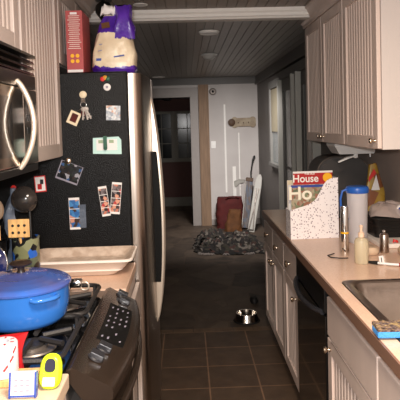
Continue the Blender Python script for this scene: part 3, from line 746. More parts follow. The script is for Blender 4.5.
# burners and grates
for (x, y, rr) in ((-.47, 1.645, .045), (-.47, 2.03, .040), (-.74, 1.645, .040), (-.74, 2.03, .050)):
    b = B().lathe([(rr+.025, .918), (rr+.022, .922), (rr, .922), (rr, .930)], (x, y, 0)); bn = obj('burner', b, 'greymetal', t, smooth=True)
    obj('burner_cap', B().lathe([(rr*.85, .930), (rr*.85, .936), (rr*.6, .938)], (x, y, 0)), 'iron', bn, smooth=True)
for ya, yb in ((1.485, 1.835), (1.845, 2.195)):
    b = B(); xa, xb_, z = -.865, -.352, .945; r_ = .0085
    lp = rrect(xa, xb_, ya, yb, z, .04, 5); b.tube(lp+[lp[0], lp[1]], r_, 6)
    ym = (ya+yb)/2
    b.tube([(-.61, ya, z), (-.61, yb, z)], r_, 6)
    for cx in (-.47, -.74):
        for k in range(6):
            a = math.pi/3*k+R(30); dx, dy = math.cos(a), math.sin(a)
            L = min(.115 if abs(dx) > .5 else .17, .17)
            b.tube([(cx+.028*dx, ym+.028*dy, z), (cx+L*dx, ym+min(L, .168)*dy, z)], r_, 6)
    for fx_, fy_ in ((xa+.02, ya+.02), (xb_-.02, ya+.02), (xa+.02, yb-.02), (xb_-.02, yb-.02)): b.tube([(fx_, fy_, .9185), (fx_, fy_, z)], .007, 6)
    obj('grate', b, 'iron', t, smooth=True)

# blue dutch oven on the near grate
px, py, pz = -.54, 1.80, .952
t = thing('dutch_oven', 'large round blue enamelled dutch oven with its lid on the range', 'pot', (px, py, pz))
body = obj('pot_body', B().lathe([(.115, pz), (.130, pz+.006), (.140, pz+.02), (.148, pz+.06), (.150, pz+.105), (.152, pz+.112), (.144, pz+.112)], (px, py, 0), n=56), 'pot', t, smooth=True)
lid = obj('lid', B().lathe([(.144, pz+.1125), (.155, pz+.114), (.156, pz+.120), (.150, pz+.126), (.138, pz+.132), (.134, pz+.1315), (.115, pz+.139), (.111, pz+.1385), (.09, pz+.146), (.086, pz+.1455), (.05, pz+.152), (.02, pz+.154)], (px, py, 0), n=56), 'lid', t, smooth=True)
kn = obj('lid_knob', B().lathe([(.014, pz+.153), (.010, pz+.163), (.012, pz+.170), (.034, pz+.178), (.036, pz+.183), (.030, pz+.188), (.008, pz+.190)], (px, py, 0), n=24), 'lidknob', lid, smooth=True)
for s_ in (1, -1):
    ang = R(-48) if s_ > 0 else R(132)
    dv = Vector((math.cos(ang), math.sin(ang), 0)); tv = Vector((-dv.y, dv.x, 0)); base = Vector((px, py, pz+.100))
    pts = [base+dv*.146+tv*.042, base+dv*.164+tv*.037, base+dv*.171+tv*.020, base+dv*.172, base+dv*.171-tv*.020, base+dv*.164-tv*.037, base+dv*.146-tv*.042]
    obj('loop_handle', B().tube(pts, .0072, 8), 'pot', body, smooth=True)
# frying pan behind
px2, py2 = -.66, 2.08
t = thing('frying_pan', 'black frying pan behind the blue dutch oven, handle with hanging ring', 'pan', (px2, py2, .952))
obj('pan_bowl', B().lathe([(.075, .952), (.088, .956), (.098, .985), (.101, .986), (.095, .958), (.08, .955)], (px2, py2, 0), n=36), 'iron', t, smooth=True)
h = obj('handle', B().tube([(px2+.095, py2, .978), (px2+.16, py2, .985), (-.43, py2, .988)], [.012, .014, .015], 10), 'black', t, smooth=True)
obj('ferrule', B().lathe([(.0165, 0), (.0165, .026), (.012, .030)], (-.43, py2, .988), 'x', 16), 'chrome', h, smooth=True)
obj('hanging_ring', B().torus((-.392, py2, .975), .015, .0028, 'y'), 'handle', h, smooth=True)

# roasting pan on the left counter
t = thing('roasting_pan', 'wide pale rectangular pan with flared rim on the short counter by the refrigerator', 'pan', (-.46, 2.50, .92))
def rr_(x0, x1, y0, y1, z, c_=.03): return rrect(x0, x1, y0, y1, z, c_, 4)
b = B(); b.loft([rr_(-.61, -.335, 2.43, 2.575, .9205), rr_(-.625, -.32, 2.42, 2.585, .926), rr_(-.645, -.30, 2.405, 2.60, .944), rr_(-.655, -.29, 2.397, 2.608, .947), rr_(-.655, -.29, 2.397, 2.608, .952), rr_(-.665, -.28, 2.39, 2.615, .958), rr_(-.69, -.255, 2.368, 2.638, .990, .035), rr_(-.705, -.243, 2.358, 2.648, .992, .035), rr_(-.705, -.243, 2.358, 2.648, 1.0, .035), rr_(-.695, -.25, 2.364, 2.641, 1.002, .035)], True, False)
obj('pan_shell', b, 'tray', t, smooth=True)
b = B(); b.loft([rr_(-.695, -.25, 2.364, 2.641, 1.002, .035), rr_(-.68, -.265, 2.378, 2.630, .998), rr_(-.645, -.295, 2.40, 2.606, .968), rr_(-.63, -.31, 2.41, 2.595, .965)], False, True)
obj('pan_inside', b, 'trayin', t, smooth=True)

# utensils by the wall
def crock(name, label, cx, cy, rr, h_, m):
    t = thing(name, label, 'crock', (cx, cy, .92))
    obj('vessel', B().lathe([(rr*.9, .9205), (rr, .93), (rr, .92+h_-.01), (rr*1.04, .92+h_), (rr*.9, .92+h_), (rr*.88, .94), (.01, .935)], (cx, cy, 0), n=28), m, t, smooth=True)
    return t
crock('utensil_crock', 'green and blue patterned utensil crock behind the dutch oven', -.665, 2.295, .054, .205, 'crock')
crock('utensil_crock', 'black utensil crock at the left edge, behind the dutch oven', -.795, 2.30, .05, .19, 'black')
t = thing('ladle', 'dark smoked round ladle standing in the patterned crock', 'utensil', (-.655, 2.30, .94))
obj('handle', B().tube([(-.650, 2.31, .945), (-.650, 2.325, 1.10), (-.655, 2.335, 1.23)], .006, 8), 'black', t, smooth=True)
b = B()
b.lathe([(.012, -.030), (.035, -.022), (.052, -.004), (.055, .006), (.050, .004), (.03, -.012), (.01, -.018)], (-.675, 2.325, 1.272), 'y', 30)
obj('bowl', b, 'smoke', t, smooth=True)
t = thing('slotted_turner', 'light wooden turner with six holes standing in the patterned crock', 'utensil', (-.69, 2.26, .94))
# blade with holes made from strips
x0, x1, z0, z1, yb = -.712, -.628, 1.135, 1.208, 2.225
b = B(); b.box(x0, x1, yb, yb+.006, z0, z1)
mt = Matrix.Translation((0, 0, 0)); bl = obj('blade', b, 'wood', t, bevel=.003)
b = B()
for i in range(3):
    for j in range(2): b.lathe([(.0055, 0), (.0055, -.001)], (x0+.019+.023*i, yb, z0+.020+.028*j), 'y', 12)
obj('holes', b, 'blackink', bl)
obj('handle', B().tube([(-.67, 2.233, z0+.01), (-.668, 2.250, 1.10), (-.665, 2.275, .945)], .006, 8), 'wood', t, smooth=True)
t = thing('wooden_spoon', 'grey-brown wooden spoon cut by the left edge of the photo', 'utensil', (-.79, 2.30, .94))
obj('handle', B().tube([(-.793, 2.30, .945), (-.795, 2.31, 1.20)], .006, 8), 'woodspoon', t, smooth=True)
b = B().lathe([(.01, -.008), (.030, -.004), (.034, .004), (.02, .008)], (0, 0, 0), 'y', 24); b.xf(Matrix.Translation((-.787, 2.31, 1.235)) @ Matrix.Diagonal((1, 1, 1.35, 1)))
obj('bowl', b, 'woodspoon', t, smooth=True)
t = thing('spatula', 'pale wooden spatula in the black crock, below the wooden spoon', 'utensil', (-.775, 2.26, .94))
obj('blade', B().box(-.81, -.745, 2.232, 2.237, 1.125, 1.185), 'wood', t, bevel=.002)
obj('handle', B().tube([(-.777, 2.24, 1.13), (-.783, 2.27, 1.05), (-.79, 2.29, .945)], .006, 8), 'wood', t, smooth=True)
t = thing('plastic_wrap', 'clear blue-grey plastic wrap standing between the wooden spoon and dark ladle', 'plastic wrap', (-.73, 2.34, .94))
loops = [super_loop(-.735+.012*math.sin(z*30), 2.355, .012+.016*math.sin((z-.93)*8)**2, .012, z, 20, .9, 2, .5) for z in [.925+.39*k/18 for k in range(19)]]
obj('film', B().loft(loops), 'film', t, smooth=True); obj('twist', B().lathe([(.006, 0), (.012, .012), (.005, .02)], (-.735+.012*math.sin(1.315*30), 2.355, 1.31)), 'redink', t)
# standing glass lid
t = thing('glass_lid', 'cobalt glass lid leaning upright behind the dutch oven knob, at the left edge', 'lid', (-.77, 2.21, .92))
b = B().lathe([(.01, -.022), (.05, -.016), (.085, -.002), (.088, .002), (.08, .002), (.04, -.008)], (0, 0, 0), 'y', 40)
b.xf(Matrix.Translation((-.80, 2.2, 1.036)) @ Matrix.Rotation(R(-10), 4, 'X')); obj('glass_dome', b, 'blueglass', t, smooth=True)
b = B().torus((0, 0, 0), .088, .003, 'y', 40); b.xf(Matrix.Translation((-.80, 2.2, 1.036)) @ Matrix.Rotation(R(-10), 4, 'X')); obj('steel_rim', b, 'chrome', t, smooth=True)

# ------------------------------------------------------------------ foreground left items
t = thing('kitchen_timer', 'neon yellow oval timer with dark display on the foreground counter', 'timer', (-.35, 1.375, .92))
loops = []
def ov(a, h0, h1, y):
    out = []
    for i in range(28):
        th = 2*math.pi*i/28; c, s_ = math.cos(th), math.sin(th)
        wdt = a*(1.0-.10*s_)
        out.append((wdt*math.copysign(abs(c)**.75, c), y, (h0+h1)/2+(h1-h0)/2*math.copysign(abs(s_)**.75, s_)))
    return out
tilt = Matrix.Translation((-.355, 1.372, .921)) @ Matrix.Diagonal((.93, 1, .90, 1)) @ Matrix.Rotation(R(-22), 4, 'X') @ Matrix.Rotation(R(2), 4, 'Y')
b = B().loft([ov(.024, .006, .082, -.013), ov(.029, .0, .090, -.006), ov(.030, 0, .091, .006), ov(.024, .006, .082, .013)]); b.xf(tilt)
body = obj('case', b, 'neon', t, smooth=True)
b = B().loft([ov(.015, .042, .078, -.0135), ov(.013, .044, .076, -.0165)]); b.xf(tilt); obj('display', b, 'lens', body, smooth=True)
b = B().box(-.016, .016, -.0150, -.0132, .008, .030); b.xf(tilt); obj('label_plate', b, 'paper', body, bevel=.001)
t = thing('tea_packet', 'white packet with blue edges and faint printing beside the neon timer', 'packet', (-.41, 1.345, .92))
tl = Matrix.Translation((-.408, 1.335, .9205)) @ Matrix.Rotation(R(-14), 4, 'X')
b = B().box(-.031, .031, -.008, .008, 0, .060); b.xf(tl); pk = obj('packet_body', b, 'paperdim', t, bevel=.003)
b = B().box(-.0325, -.028, -.0088, .0085, -.0, .058); b.box(.028, .0325, -.0088, .0085, 0, .058); b.box(-.03, .03, -.0088, -.008, .002, .006); b.xf(tl); obj('blue_edge', b, 'blueink', pk)
b = B()
for i in range(3):
    for j in range(3): b.box(-.020+.014*i, -.012+.014*i, -.0086, -.0081, .014+.012*j, .018+.012*j)
b.xf(tl); obj('faint_print', b, 'greyink', pk)
o = obj('cutting_board', B().box(-.62, -.385, 1.385, 1.455, .9205, .942), 'wood', bevel=.004); tag(o, 'light wooden board under the white roll on the foreground counter', 'board')
t = thing('paper_roll', 'white roll with red printing at the left edge of the foreground', 'roll', (-.468, 1.418, .9425))
rl = obj('roll', B().lathe([(.036, .9425), (.037, .946), (.037, 1.022), (.034, 1.026), (.016, 1.026), (.016, 1.0)], (-.480, 1.42, 0), n=36), 'paperdim', t, smooth=True)
b = B()
for a, z, dz in ((-70, .965, .012), (-45, .985, .010), (-95, 1.0, .009), (-30, 1.005, .008), (-110, .975, .010)):
    for k in range(4):
        th = R(a+k*4); zz = z+k*.003
        b.obox((-.480+.0372*math.cos(th), 1.42+.0372*math.sin(th), zz), .0035, .0008, .006, Matrix.Rotation(th+R(90), 3, 'Z'))
for k in range(6):
    th = R(-60+50*k); b.obox((-.480+.026*math.cos(th), 1.42+.026*math.sin(th), 1.0264), .010, .004, .0006, Matrix.Rotation(th, 3, 'Z'))
obj('red_printing', b, 'redink', rl)
# red pot holder behind roll, standing on the cooktop edge
b = B(); loops = []
for k in range(9):
    z = .9205+.094*k/8; q = k/8; wd = .060-.012*math.sin(q*math.pi)+.012*q
    loops.append([(-.503+sx*wd*(1 if abs(sx) < 1 else 1), 1.474+.004*q+sy*(.006-.003*q)+.002*math.sin(sx*5+z*60), z+(.012*abs(sx)**3*q)) for sx, sy in [(-1, -1), (-.6, -1), (-.2, -1), (.2, -1), (.6, -1), (1, -1), (1, 1), (.6, 1), (.2, 1), (-.2, 1), (-.6, 1), (-1, 1)]])
b.loft(loops)
tag(obj('red_packet', b, 'red', smooth=True), 'red packet with peaked corners standing behind the white roll', 'packet')

# ------------------------------------------------------------------ right counter items
CT = .9145
t = thing('magazine_holder', 'white dotted cardboard magazine holder on the right counter', 'magazine holder', (.69, 3.13, CT))
Rz = Matrix.Translation((.69, 3.13, 0)) @ Matrix.Rotation(R(3), 4, 'Z')
def hx(b): return b.xf(Rz)
def smoothpoly():
    key = [(.135, .334), (.10, .332), (.075, .322), (.055, .300), (.035, .262), (.012, .222), (-.015, .198), (-.05, .184), (-.09, .174), (-.135, .160)]
    pts = [(-.135, CT), (.135, CT)]
    for (xa, za), (xb, zb_) in zip(key, key[1:]):
        pts += [(xa, CT+za), ((xa+xb)/2, CT+(za+zb_)/2)]
    return pts + [(-.135, CT+.160)]
sp = smoothpoly()
b = B(); b.prism(sp, 'xz', -.055, -.052); obj('front_panel', hx(b), 'dots', t)
b = B(); b.prism(sp, 'xz', .052, .055); obj('back_panel', hx(b), 'dots', t)
b = B().box(.132, .135, -.052, .052, CT, CT+.333); obj('tall_end', hx(b), 'dots', t)
b = B().box(-.135, -.132, -.052, .052, CT, CT+.158); obj('low_end', hx(b), 'dots', t)
b = B().box(-.132, .132, -.052, .052, CT, CT+.003); obj('bottom', hx(b), 'dots', t)
def magazine(label, x0, x1, y0, y1, h_, cov, spine='pages'):
    t = thing('magazine', label, 'magazine', (.69, 3.13+y0, CT+.003), 'magazines in the dotted holder')
    b = B().box(x0+.001, x1-.001, y0+.0008, y1-.0008, CT+.0032, CT+h_-.0008); obj('pages', hx(b), 'pages', t)
    b = B().box(x0, x1, y0, y0+.0006, CT+.0032, CT+h_); c_ = obj('front_cover', hx(b), cov, t)
    b = B().box(x0, x1, y1-.0006, y1, CT+.0032, CT+h_); obj('back_cover', hx(b), 'paper', t)
    return t, c_
def onmag(x, y, z): return Rz @ Vector((x, y, z))
rot = Rz.to_3x3() @ RX90
t, c1 = magazine('front magazine with a pale Ho title, cut by the dotted holder', -.128, .060, -.051, -.045, .300, 'cover')
b = B().box(-.128, .060, -.0518, -.0512, CT+.285, CT+.298); obj('blue_band', hx(b), 'blueink', c1)
text('title_lettering', 'Ho', .100, onmag(-.078, -.0522, CT+.250), rot, 'goldink', c1, 1.05, .002)
t, c2 = magazine('magazine with red House banner and yellow round badge, tallest in the holder', -.112, .108, -.040, -.032, .372, 'red')
b = B().box(-.113, .109, -.0412, -.0402, CT+.362, CT+.3725); obj('pale_top_strip', hx(b), 'paper', c2)
text('title_lettering', 'House', .058, onmag(-.043, -.0409, CT+.331), rot, 'whiteink', c2, .95, .0009)
text('small_lettering', 'THIS OLD', .012, onmag(-.020, -.0409, CT+.357), rot, 'whiteink', c2, 1.1, .0003)
b = B().lathe([(.026, 0), (.026, -.0012)], (.080, -.0405, CT+.335), 'y', 28); hx(b); obj('badge', b, 'yellow', c2)
magazine('plain pale magazine at the left behind the titled ones', -.131, .03, .000, .010, .295, 'paper')
magazine('thin cream magazine at the back of the holder', -.129, .10, .030, .038, .318, 'cream')

# pitcher
t = thing('pitcher', 'tall clear plastic pitcher with blue lid and handle beside the dotted holder', 'pitcher', (.888, 2.95, CT))
cx, cy = .893, 2.95
obj('vessel', B().lathe([(.044, CT), (.048, CT+.005), (.054, CT+.268), (.051, CT+.268), (.045, CT+.01), (.01, CT+.008)], (cx, cy, 0), n=36), 'clear', t, smooth=True)
obj('contents', B().lathe([(.0435, CT+.012), (.0455, CT+.10), (.0455, CT+.101)], (cx, cy, 0), n=30), 'clear', t, smooth=True)
obj('lid', B().lathe([(.057, CT+.264), (.059, CT+.268), (.059, CT+.290), (.055, CT+.297), (.045, CT+.299), (.01, CT+.299)], (cx, cy, 0), n=36), 'blueplastic', t, smooth=True)
obj('handle', B().tube([(cx-.058, cy-.01, CT+.285), (cx-.082, cy-.01, CT+.275), (cx-.092, cy-.01, CT+.235), (cx-.090, cy-.01, CT+.175), (cx-.078, cy-.01, CT+.140), (cx-.052, cy-.005, CT+.125)], .006, 8), 'blueplastic', t, smooth=True)
# steel canister
cx, cy = .742, 2.66
t = thing('steel_bottle', 'slender shiny steel bottle with a yellow band beside the dotted holder', 'bottle', (cx, cy, CT))
obj('cylinder', B().lathe([(.017, CT), (.0185, CT+.003), (.0185, CT+.232), (.016, CT+.238), (.004, CT+.239)], (cx, cy, 0), n=28), 'chrome', t, smooth=True)
obj('yellow_band', B().lathe([(.0190, CT+.108), (.0192, CT+.112), (.0190, CT+.116)], (cx, cy, 0), n=28), 'yellow', t, smooth=True)
# soap bottle
cx, cy = .775, 2.51
t = thing('pump_bottle', 'small clear pump bottle of pale liquid with beige nozzle near the sink', 'bottle', (cx, cy, CT))
obj('vessel', B().lathe([(.028, CT), (.031, CT+.004), (.0315, CT+.10), (.026, CT+.112), (.013, CT+.118), (.012, CT+.124)], (cx, cy, 0), n=28), 'liquid', t, smooth=True)
obj('collar', B().lathe([(.014, CT+.120), (.014, CT+.138), (.008, CT+.142)], (cx, cy, 0), n=20), 'bottlecap', t, smooth=True)
obj('nozzle', B().lathe([(.006, CT+.142), (.0055, CT+.162), (.008, CT+.164), (.008, CT+.172), (.003, CT+.174)], (cx, cy, 0), n=14), 'bottlecap', t, smooth=True)
# pepper mill
cx, cy = .945, 2.70
t = thing('pepper_mill', 'dark steel pepper mill with small ball on top, near the black basket', 'grinder', (cx, cy, CT))
obj('barrel', B().lathe([(.021, CT), (.023, CT+.004), (.021, CT+.04), (.021, CT+.085), (.018, CT+.092), (.008, CT+.096)], (cx, cy, 0), n=24), 'steel', t, smooth=True)
obj('ball_top', B().lathe([(.003, CT+.095), (.008, CT+.101), (.008, CT+.107), (.003, CT+.112)], (cx, cy, 0), n=16), 'chrome', t, smooth=True)
# white board with basket, bag
o = obj('serving_board', B().box(.957, 1.215, 2.78, 3.16, CT, CT+.022), 'tray', bevel=.004); tag(o, 'pale board under the black basket on the right counter', 'board')
t = thing('basket', 'black open basket on the pale board', 'basket', (1.09, 3.02, CT+.022))
zb = CT+.0225
b = B().loft([rrect(.985, 1.195, 2.93, 3.13, zb, .03), rrect(.965, 1.215, 2.91, 3.15, zb+.10, .04), rrect(.968, 1.212, 2.913, 3.147, zb+.10, .04), rrect(.988, 1.192, 2.933, 3.127, zb+.006, .03)], True, True)
bk = obj('basket_wall', b, 'black', t, smooth=True)
lp = rrect(.963, 1.217, 2.908, 3.152, zb+.102, .04, 5); obj('basket_rim', B().tube(lp+[lp[0], lp[1]], .006, 6), 'black', bk, smooth=True)
b = B()
for k in range(5):
    lp = rrect(.985-.004*k, 1.195+.004*k, 2.93-.004*k, 3.13+.004*k, zb+.012+.018*k, .035, 4); b.tube(lp+[lp[0], lp[1]], .0035, 5)
obj('woven_rows', b, 'black', bk, smooth=True)
b = B(); loops = []
for k in range(13):
    q = k/12; z = zb+.1125+.060*math.sin(q*math.pi/2)
    rr = (1-q)**.45; loops.append(super_loop(1.085-.02*q, 3.02, .118*rr+.004, .095*rr+.004, z, 30, .85, 4, .35))
tag(obj('plastic_bag', b.loft(loops), 'cloudbag', smooth=True), 'crumpled translucent plastic bag on the black basket', 'bag')
# yellow bag behind
b = B(); loops = [super_loop(1.115-.02*q, 3.30, .068-.046*q**1.6, .030*(1-q)+.008, CT+.0005+.385*q, 28, .7, 6, .25) for q in [k/14 for k in range(15)]]
t = thing('snack_bag', 'yellow printed snack bag standing behind the basket against the wall', 'bag', (1.11, 3.3, CT))
sb = obj('bag_body', b.loft(loops), 'yellowbag', t, smooth=True)
obj('white_patch', B().prism([(1.07, 1.15), (1.12, 1.15), (1.10, 1.24)], 'xz', 3.258, 3.262), 'paper', sb)
obj('red_patch', B().prism([(1.055, 1.20), (1.10, 1.25), (1.085, 1.275), (1.055, 1.225)], 'xz', 3.254, 3.257), 'redink', sb)
t = thing('tape_roll', 'blue and white roll on the basket at the right edge', 'roll', (1.13, 2.93, zb+.108))
b = B().lathe([(.018, -.008), (.03, -.008), (.03, .008), (.018, .008), (.018, -.008)], (1.13, 2.955, zb+.140), 'y', 28); obj('roll', b, 'paper', t, smooth=True)
b = B().lathe([(.0175, -.0085), (.022, -.0085), (.022, -.0080)], (1.13, 2.955, zb+.140), 'y', 28); obj('core', b, 'blueink', t, smooth=True)
# food bits, cloths
for i, (x, y, m, lb) in enumerate(((.99, 2.80, 'amber', 'small amber scrap at the left front edge of the pale board'), (1.04, 2.81, 'redink', 'small red scrap in front of the black basket'), (1.09, 2.80, 'yellow', 'small yellow scrap on the pale board near the right edge'))):
    tag(obj('food_scrap', B().loft([super_loop(x, y, .016, .008, CT+.0222, 12, .9, i, .4), super_loop(x, y, .013, .006, CT+.032, 12, .9, i, .4)]), m), lb, 'food scrap')
def cloth(x0, x1, y0, y1, h_, label):
    b = B(); loops = []
    for k in range(7):
        q = k/6; ins = .008*(2*q-1)**2
        loops.append(super_loop((x0+x1)/2, (y0+y1)/2, (x1-x0)/2-ins, (y1-y0)/2-ins, CT+.0005+h_*q, 28, .6, x0*9, .14))
    tag(obj('folded_cloth', b.loft(loops), 'linen', smooth=True), label, 'cloth', 'beige cloths on the right counter')
cloth(.80, .905, 2.63, 2.72, .035, 'folded beige cloth just right of the small pump bottle')
cloth(.99, 1.12, 2.55, 2.68, .038, 'folded beige cloth right of the pepper mill')
# utility knife
t = thing('peeler', 'small tool with black tip, white tag and red handle by the sink', 'tool', (.86, 2.44, CT))
obj('black_grip', B().tube([(.765+.035, 2.49, CT+.009), (.835, 2.47, CT+.009)], [.006, .009], 8), 'black', t, smooth=True)
obj('metal_frame', B().tube([(.835, 2.47, CT+.009), (.88, 2.445, CT+.008), (.915, 2.43, CT+.008)], .006, 8), 'silver', t, smooth=True)
obj('red_handle', B().tube([(.915, 2.43, CT+.008), (.965, 2.42, CT+.009)], [.008, .010], 8), 'red', t, smooth=True)
obj('white_tag', B().obox((.846, 2.455, CT+.026), .020, .003, .036, Matrix.Rotation(R(-8), 3, 'Y')), 'paper', t)
obj('tag_print', B().obox((.846, 2.4532, CT+.026), .004, .0005, .022, Matrix.Rotation(R(-8), 3, 'Y')), 'blackink', t)
# cord
b = B().tube([(.74, 2.60, CT+.0035), (.70, 2.605, CT+.003), (.665, 2.625, CT+.003), (.66, 2.665, CT+.003), (.70, 2.70, CT+.003)], .0025, 6)
tag(obj('wire_loop', b, 'dark', smooth=True), 'thin dark wire looped on the counter before the steel bottle', 'wire')
# sponge
t = thing('sponge', 'blue sponge with worn brown scrubbing top on the counter edge before the sink', 'sponge', (.64, 1.62, .92))
Rs = Matrix.Translation((.600, 1.645, .9200)) @ Matrix.Rotation(R(-3), 4, 'Z')
b = B().box(-.055, .055, -.034, .034, 0, .020); b.xf(Rs); obj('foam', b, 'sponge', t, bevel=.004)
b = B()
n = 16
L = [[b.bm.verts.new((-.055+.11*i/n, -.034+.068*j/8, .0295+.003*noise.noise(Vector((i*1.7, j*1.9, 0))))) for j in range(9)] for i in range(n+1)]
for i in range(n):
    for j in range(8): b.face([L[i][j], L[i+1][j], L[i+1][j+1], L[i][j+1]])
b.box(-.055, .055, -.034, .034, .0202, .0285); b.xf(Rs); obj('scrubbing_layer', b, 'scrub', t)

# big dark appliance at the far end of the counter
t = thing('coffee_machine', 'large dark grey round-topped appliance under the wall cabinets', 'appliance', (1.04, 3.86, CT))
def arch(x0, x1, z0, z1, rad):
    pts = [(x0, z0), (x1, z0)]
    for k in range(9): a = R(90*k/8); pts.append((x1-rad+rad*math.cos(a), z1-rad*.8+rad*.8*math.sin(a)))
    for k in range(9): a = R(90+90*k/8); pts.append((x0+rad+rad*math.cos(a), z1-rad*.8+rad*.8*math.sin(a)))
    return pts
obj('housing', B().prism(arch(.865, 1.215, CT+.012, 1.325, .13), 'xz', 3.74, 4.0), 'appl', t, smooth=True)
obj('front_panel', B().prism(arch(.885, 1.195, CT+.03, 1.305, .12), 'xz', 3.732, 3.74), 'appl', t, smooth=True)
obj('base', B().box(.87, 1.21, 3.70, 4.0, CT, CT+.012), 'black', t, bevel=.003)
pp = [(p[0], 3.735, p[1]) for p in arch(.868, 1.212, 1.2, 1.323, .13)[2:]]
obj('rim', B().tube(pp, .005, 6), 'greymetal', t, smooth=True)
# under-cabinet unit
t = thing('under_cabinet_radio', 'silver grey unit fixed under the right wall cabinets, with a lowered white flap', 'radio', (1.03, 3.52, 1.42))
b = B().loft([[(.905, 3.44, 1.419), (1.165, 3.44, 1.419), (1.165, 3.64, 1.419), (.905, 3.64, 1.419)], [(.905, 3.43, 1.405), (1.165, 3.43, 1.405), (1.165, 3.64, 1.405), (.905, 3.64, 1.405)], [(.94, 3.45, 1.352), (1.155, 3.45, 1.352), (1.155, 3.64, 1.352), (.94, 3.64, 1.352)]])
obj('case', b, 'silver', t, bevel=.003)
obj('knob', B().lathe([(.014, 0), (.014, -.022), (.010, -.026)], (1.045, 3.47, 1.352)), 'silver', t, smooth=True)
obj('post', B().lathe([(.005, 0), (.005, -.022)], (1.135, 3.47, 1.352)), 'silver', t, smooth=True)
obj('flap', B().loft([[(1.035, 3.455, 1.344), (1.035, 3.475, 1.344), (1.035, 3.475, 1.336), (1.035, 3.455, 1.336)], [(.985, 3.44, 1.335), (.985, 3.475, 1.335), (.985, 3.475, 1.322), (.985, 3.44, 1.322)], [(.93, 3.44, 1.310), (.93, 3.46, 1.310), (.93, 3.46, 1.302), (.93, 3.44, 1.302)]]), 'white', t)

# ------------------------------------------------------------------ floor things
cx, cy = .435, 4.40
t = thing('pet_bowl', 'stainless steel pet bowl with dark rubber base on the slate floor', 'bowl', (cx, cy, 0))
obj('rubber_base', B().lathe([(.104, .001), (.106, .006), (.100, .014), (.08, .014)], (cx, cy, 0), n=36), 'rubber', t, smooth=True)
obj('steel_shell', B().lathe([(.098, .014), (.082, .060), (.080, .066), (.074, .066), (.066, .03), (.05, .024), (.01, .023)], (cx, cy, 0), n=40), 'bowl', t, smooth=True)
b = B().loft([super_loop(.548, 4.86, .035, .05, .001, 18, .8, 1, .2), super_loop(.548, 4.86, .036, .052, .02, 18, .8, 1, .2), super_loop(.548, 4.86, .025, .035, .045, 18, .8, 1, .2)])
tag(obj('rubber_toy', b, 'rubber', smooth=True), 'small black lump on the floor beyond the steel bowl, by the cabinets', 'toy')
# crumpled rag rug
b = B(); nx, ny = 64, 40
def rugp(i, j):
    a, c_ = i/nx, j/ny
    x = .06+.86*a; y = 6.62+1.05*c_
    wob = .10*noise.noise(Vector((a*3, c_*3, 1))); wob2 = .14*noise.noise(Vector((a*3, c_*3, 7)))
    e = min(a, 1-a, c_, 1-c_)
    h_ = .012 + min(1, e*6)*(.04+.16*abs(noise.noise(Vector((a*5, c_*4, 3))))+.09*abs(noise.noise(Vector((a*12, c_*9, 5)))))
    ed = .03*noise.noise(Vector((a*20, c_*20, 2)))
    return (x+wob*.6+ed, y+wob2+(.25*(1-a)**3 if c_ < .5 else 0)+ed, h_)
G = [[b.bm.verts.new(rugp(i, j)) for j in range(ny+1)] for i in range(nx+1)]
for i in range(nx):
    for j in range(ny): b.face([G[i][j], G[i+1][j], G[i+1][j+1], G[i][j+1]])
ed = [v for row in G for v in row]
ring_ = [(i, 0) for i in range(nx+1)] + [(nx, j) for j in range(1, ny+1)] + [(i, ny) for i in range(nx-1, -1, -1)] + [(0, j) for j in range(ny-1, 0, -1)]
low = [b.bm.verts.new((G[i][j].co.x, G[i][j].co.y, .001)) for i, j in ring_]
for k in range(len(ring_)):
    i, j = ring_[k]; i2, j2 = ring_[(k+1) % len(ring_)]
    b.face([G[i][j], low[k], low[(k+1) % len(low)], G[i2][j2]])
front = [tuple(G[i][0].co) for i in range(0, nx+1)]
leftp = [tuple(G[0][j].co) for j in range(0, ny//2)]
t = thing('rag_rug', 'crumpled multicoloured rag rug on the slate floor before the red bag', 'rug', (.5, 7.1, 0))
obj('woven_cloth', b, 'rug', t, smooth=True)
b = B()
for p in front + leftp:
    if noise.noise(Vector((p[0]*9, p[1]*9, 4))) < (-.05 if p[0] < .45 else .18): continue
    for q in range(4):
        a = random.uniform(-2.6, -.5); L = random.uniform(.03, .06)
        p0 = Vector((p[0]+random.uniform(-.01, .01), p[1], .012)); b.tube([p0, p0+Vector((math.cos(a)*L*.5, math.sin(a)*L*.6, .008)), p0+Vector((math.cos(a)*L, math.sin(a)*L, -.006))], [.004, .005, .003], 4)
fr = obj('fringe', b, 'fringe', t); fr['kind'] = 'stuff'

# red bag
t = thing('tote_bag', 'dark red cloth bag standing against the far wall', 'bag', (.63, 8.42, 0))
loops = [super_loop(.625, 8.45, .20+.012*math.sin(z*9), .12-.12*z**1.2, z, 44, .5, 2, .10) for z in [.001+.46*k/16 for k in range(17)]]
obj('bag_body', B().loft(loops), 'redcloth', t, smooth=True)
obj('carry_handle', B().tube([(.56, 8.36, .44), (.60, 8.34, .478), (.68, 8.34, .482), (.76, 8.35, .46)], .008, 6), 'redcloth', t, smooth=True)
b = B(); loops = [super_loop(.645+.03*q, 8.17, .135*(1-.35*q), .085*(1-.5*q), .001+.31*q, 36, .7, 9, .22) for q in [k/10 for k in range(11)]]
tag(obj('cloth_sack', b.loft(loops), 'ochre', smooth=True), 'ochre brown sack slumped in front of the dark red bag', 'sack')
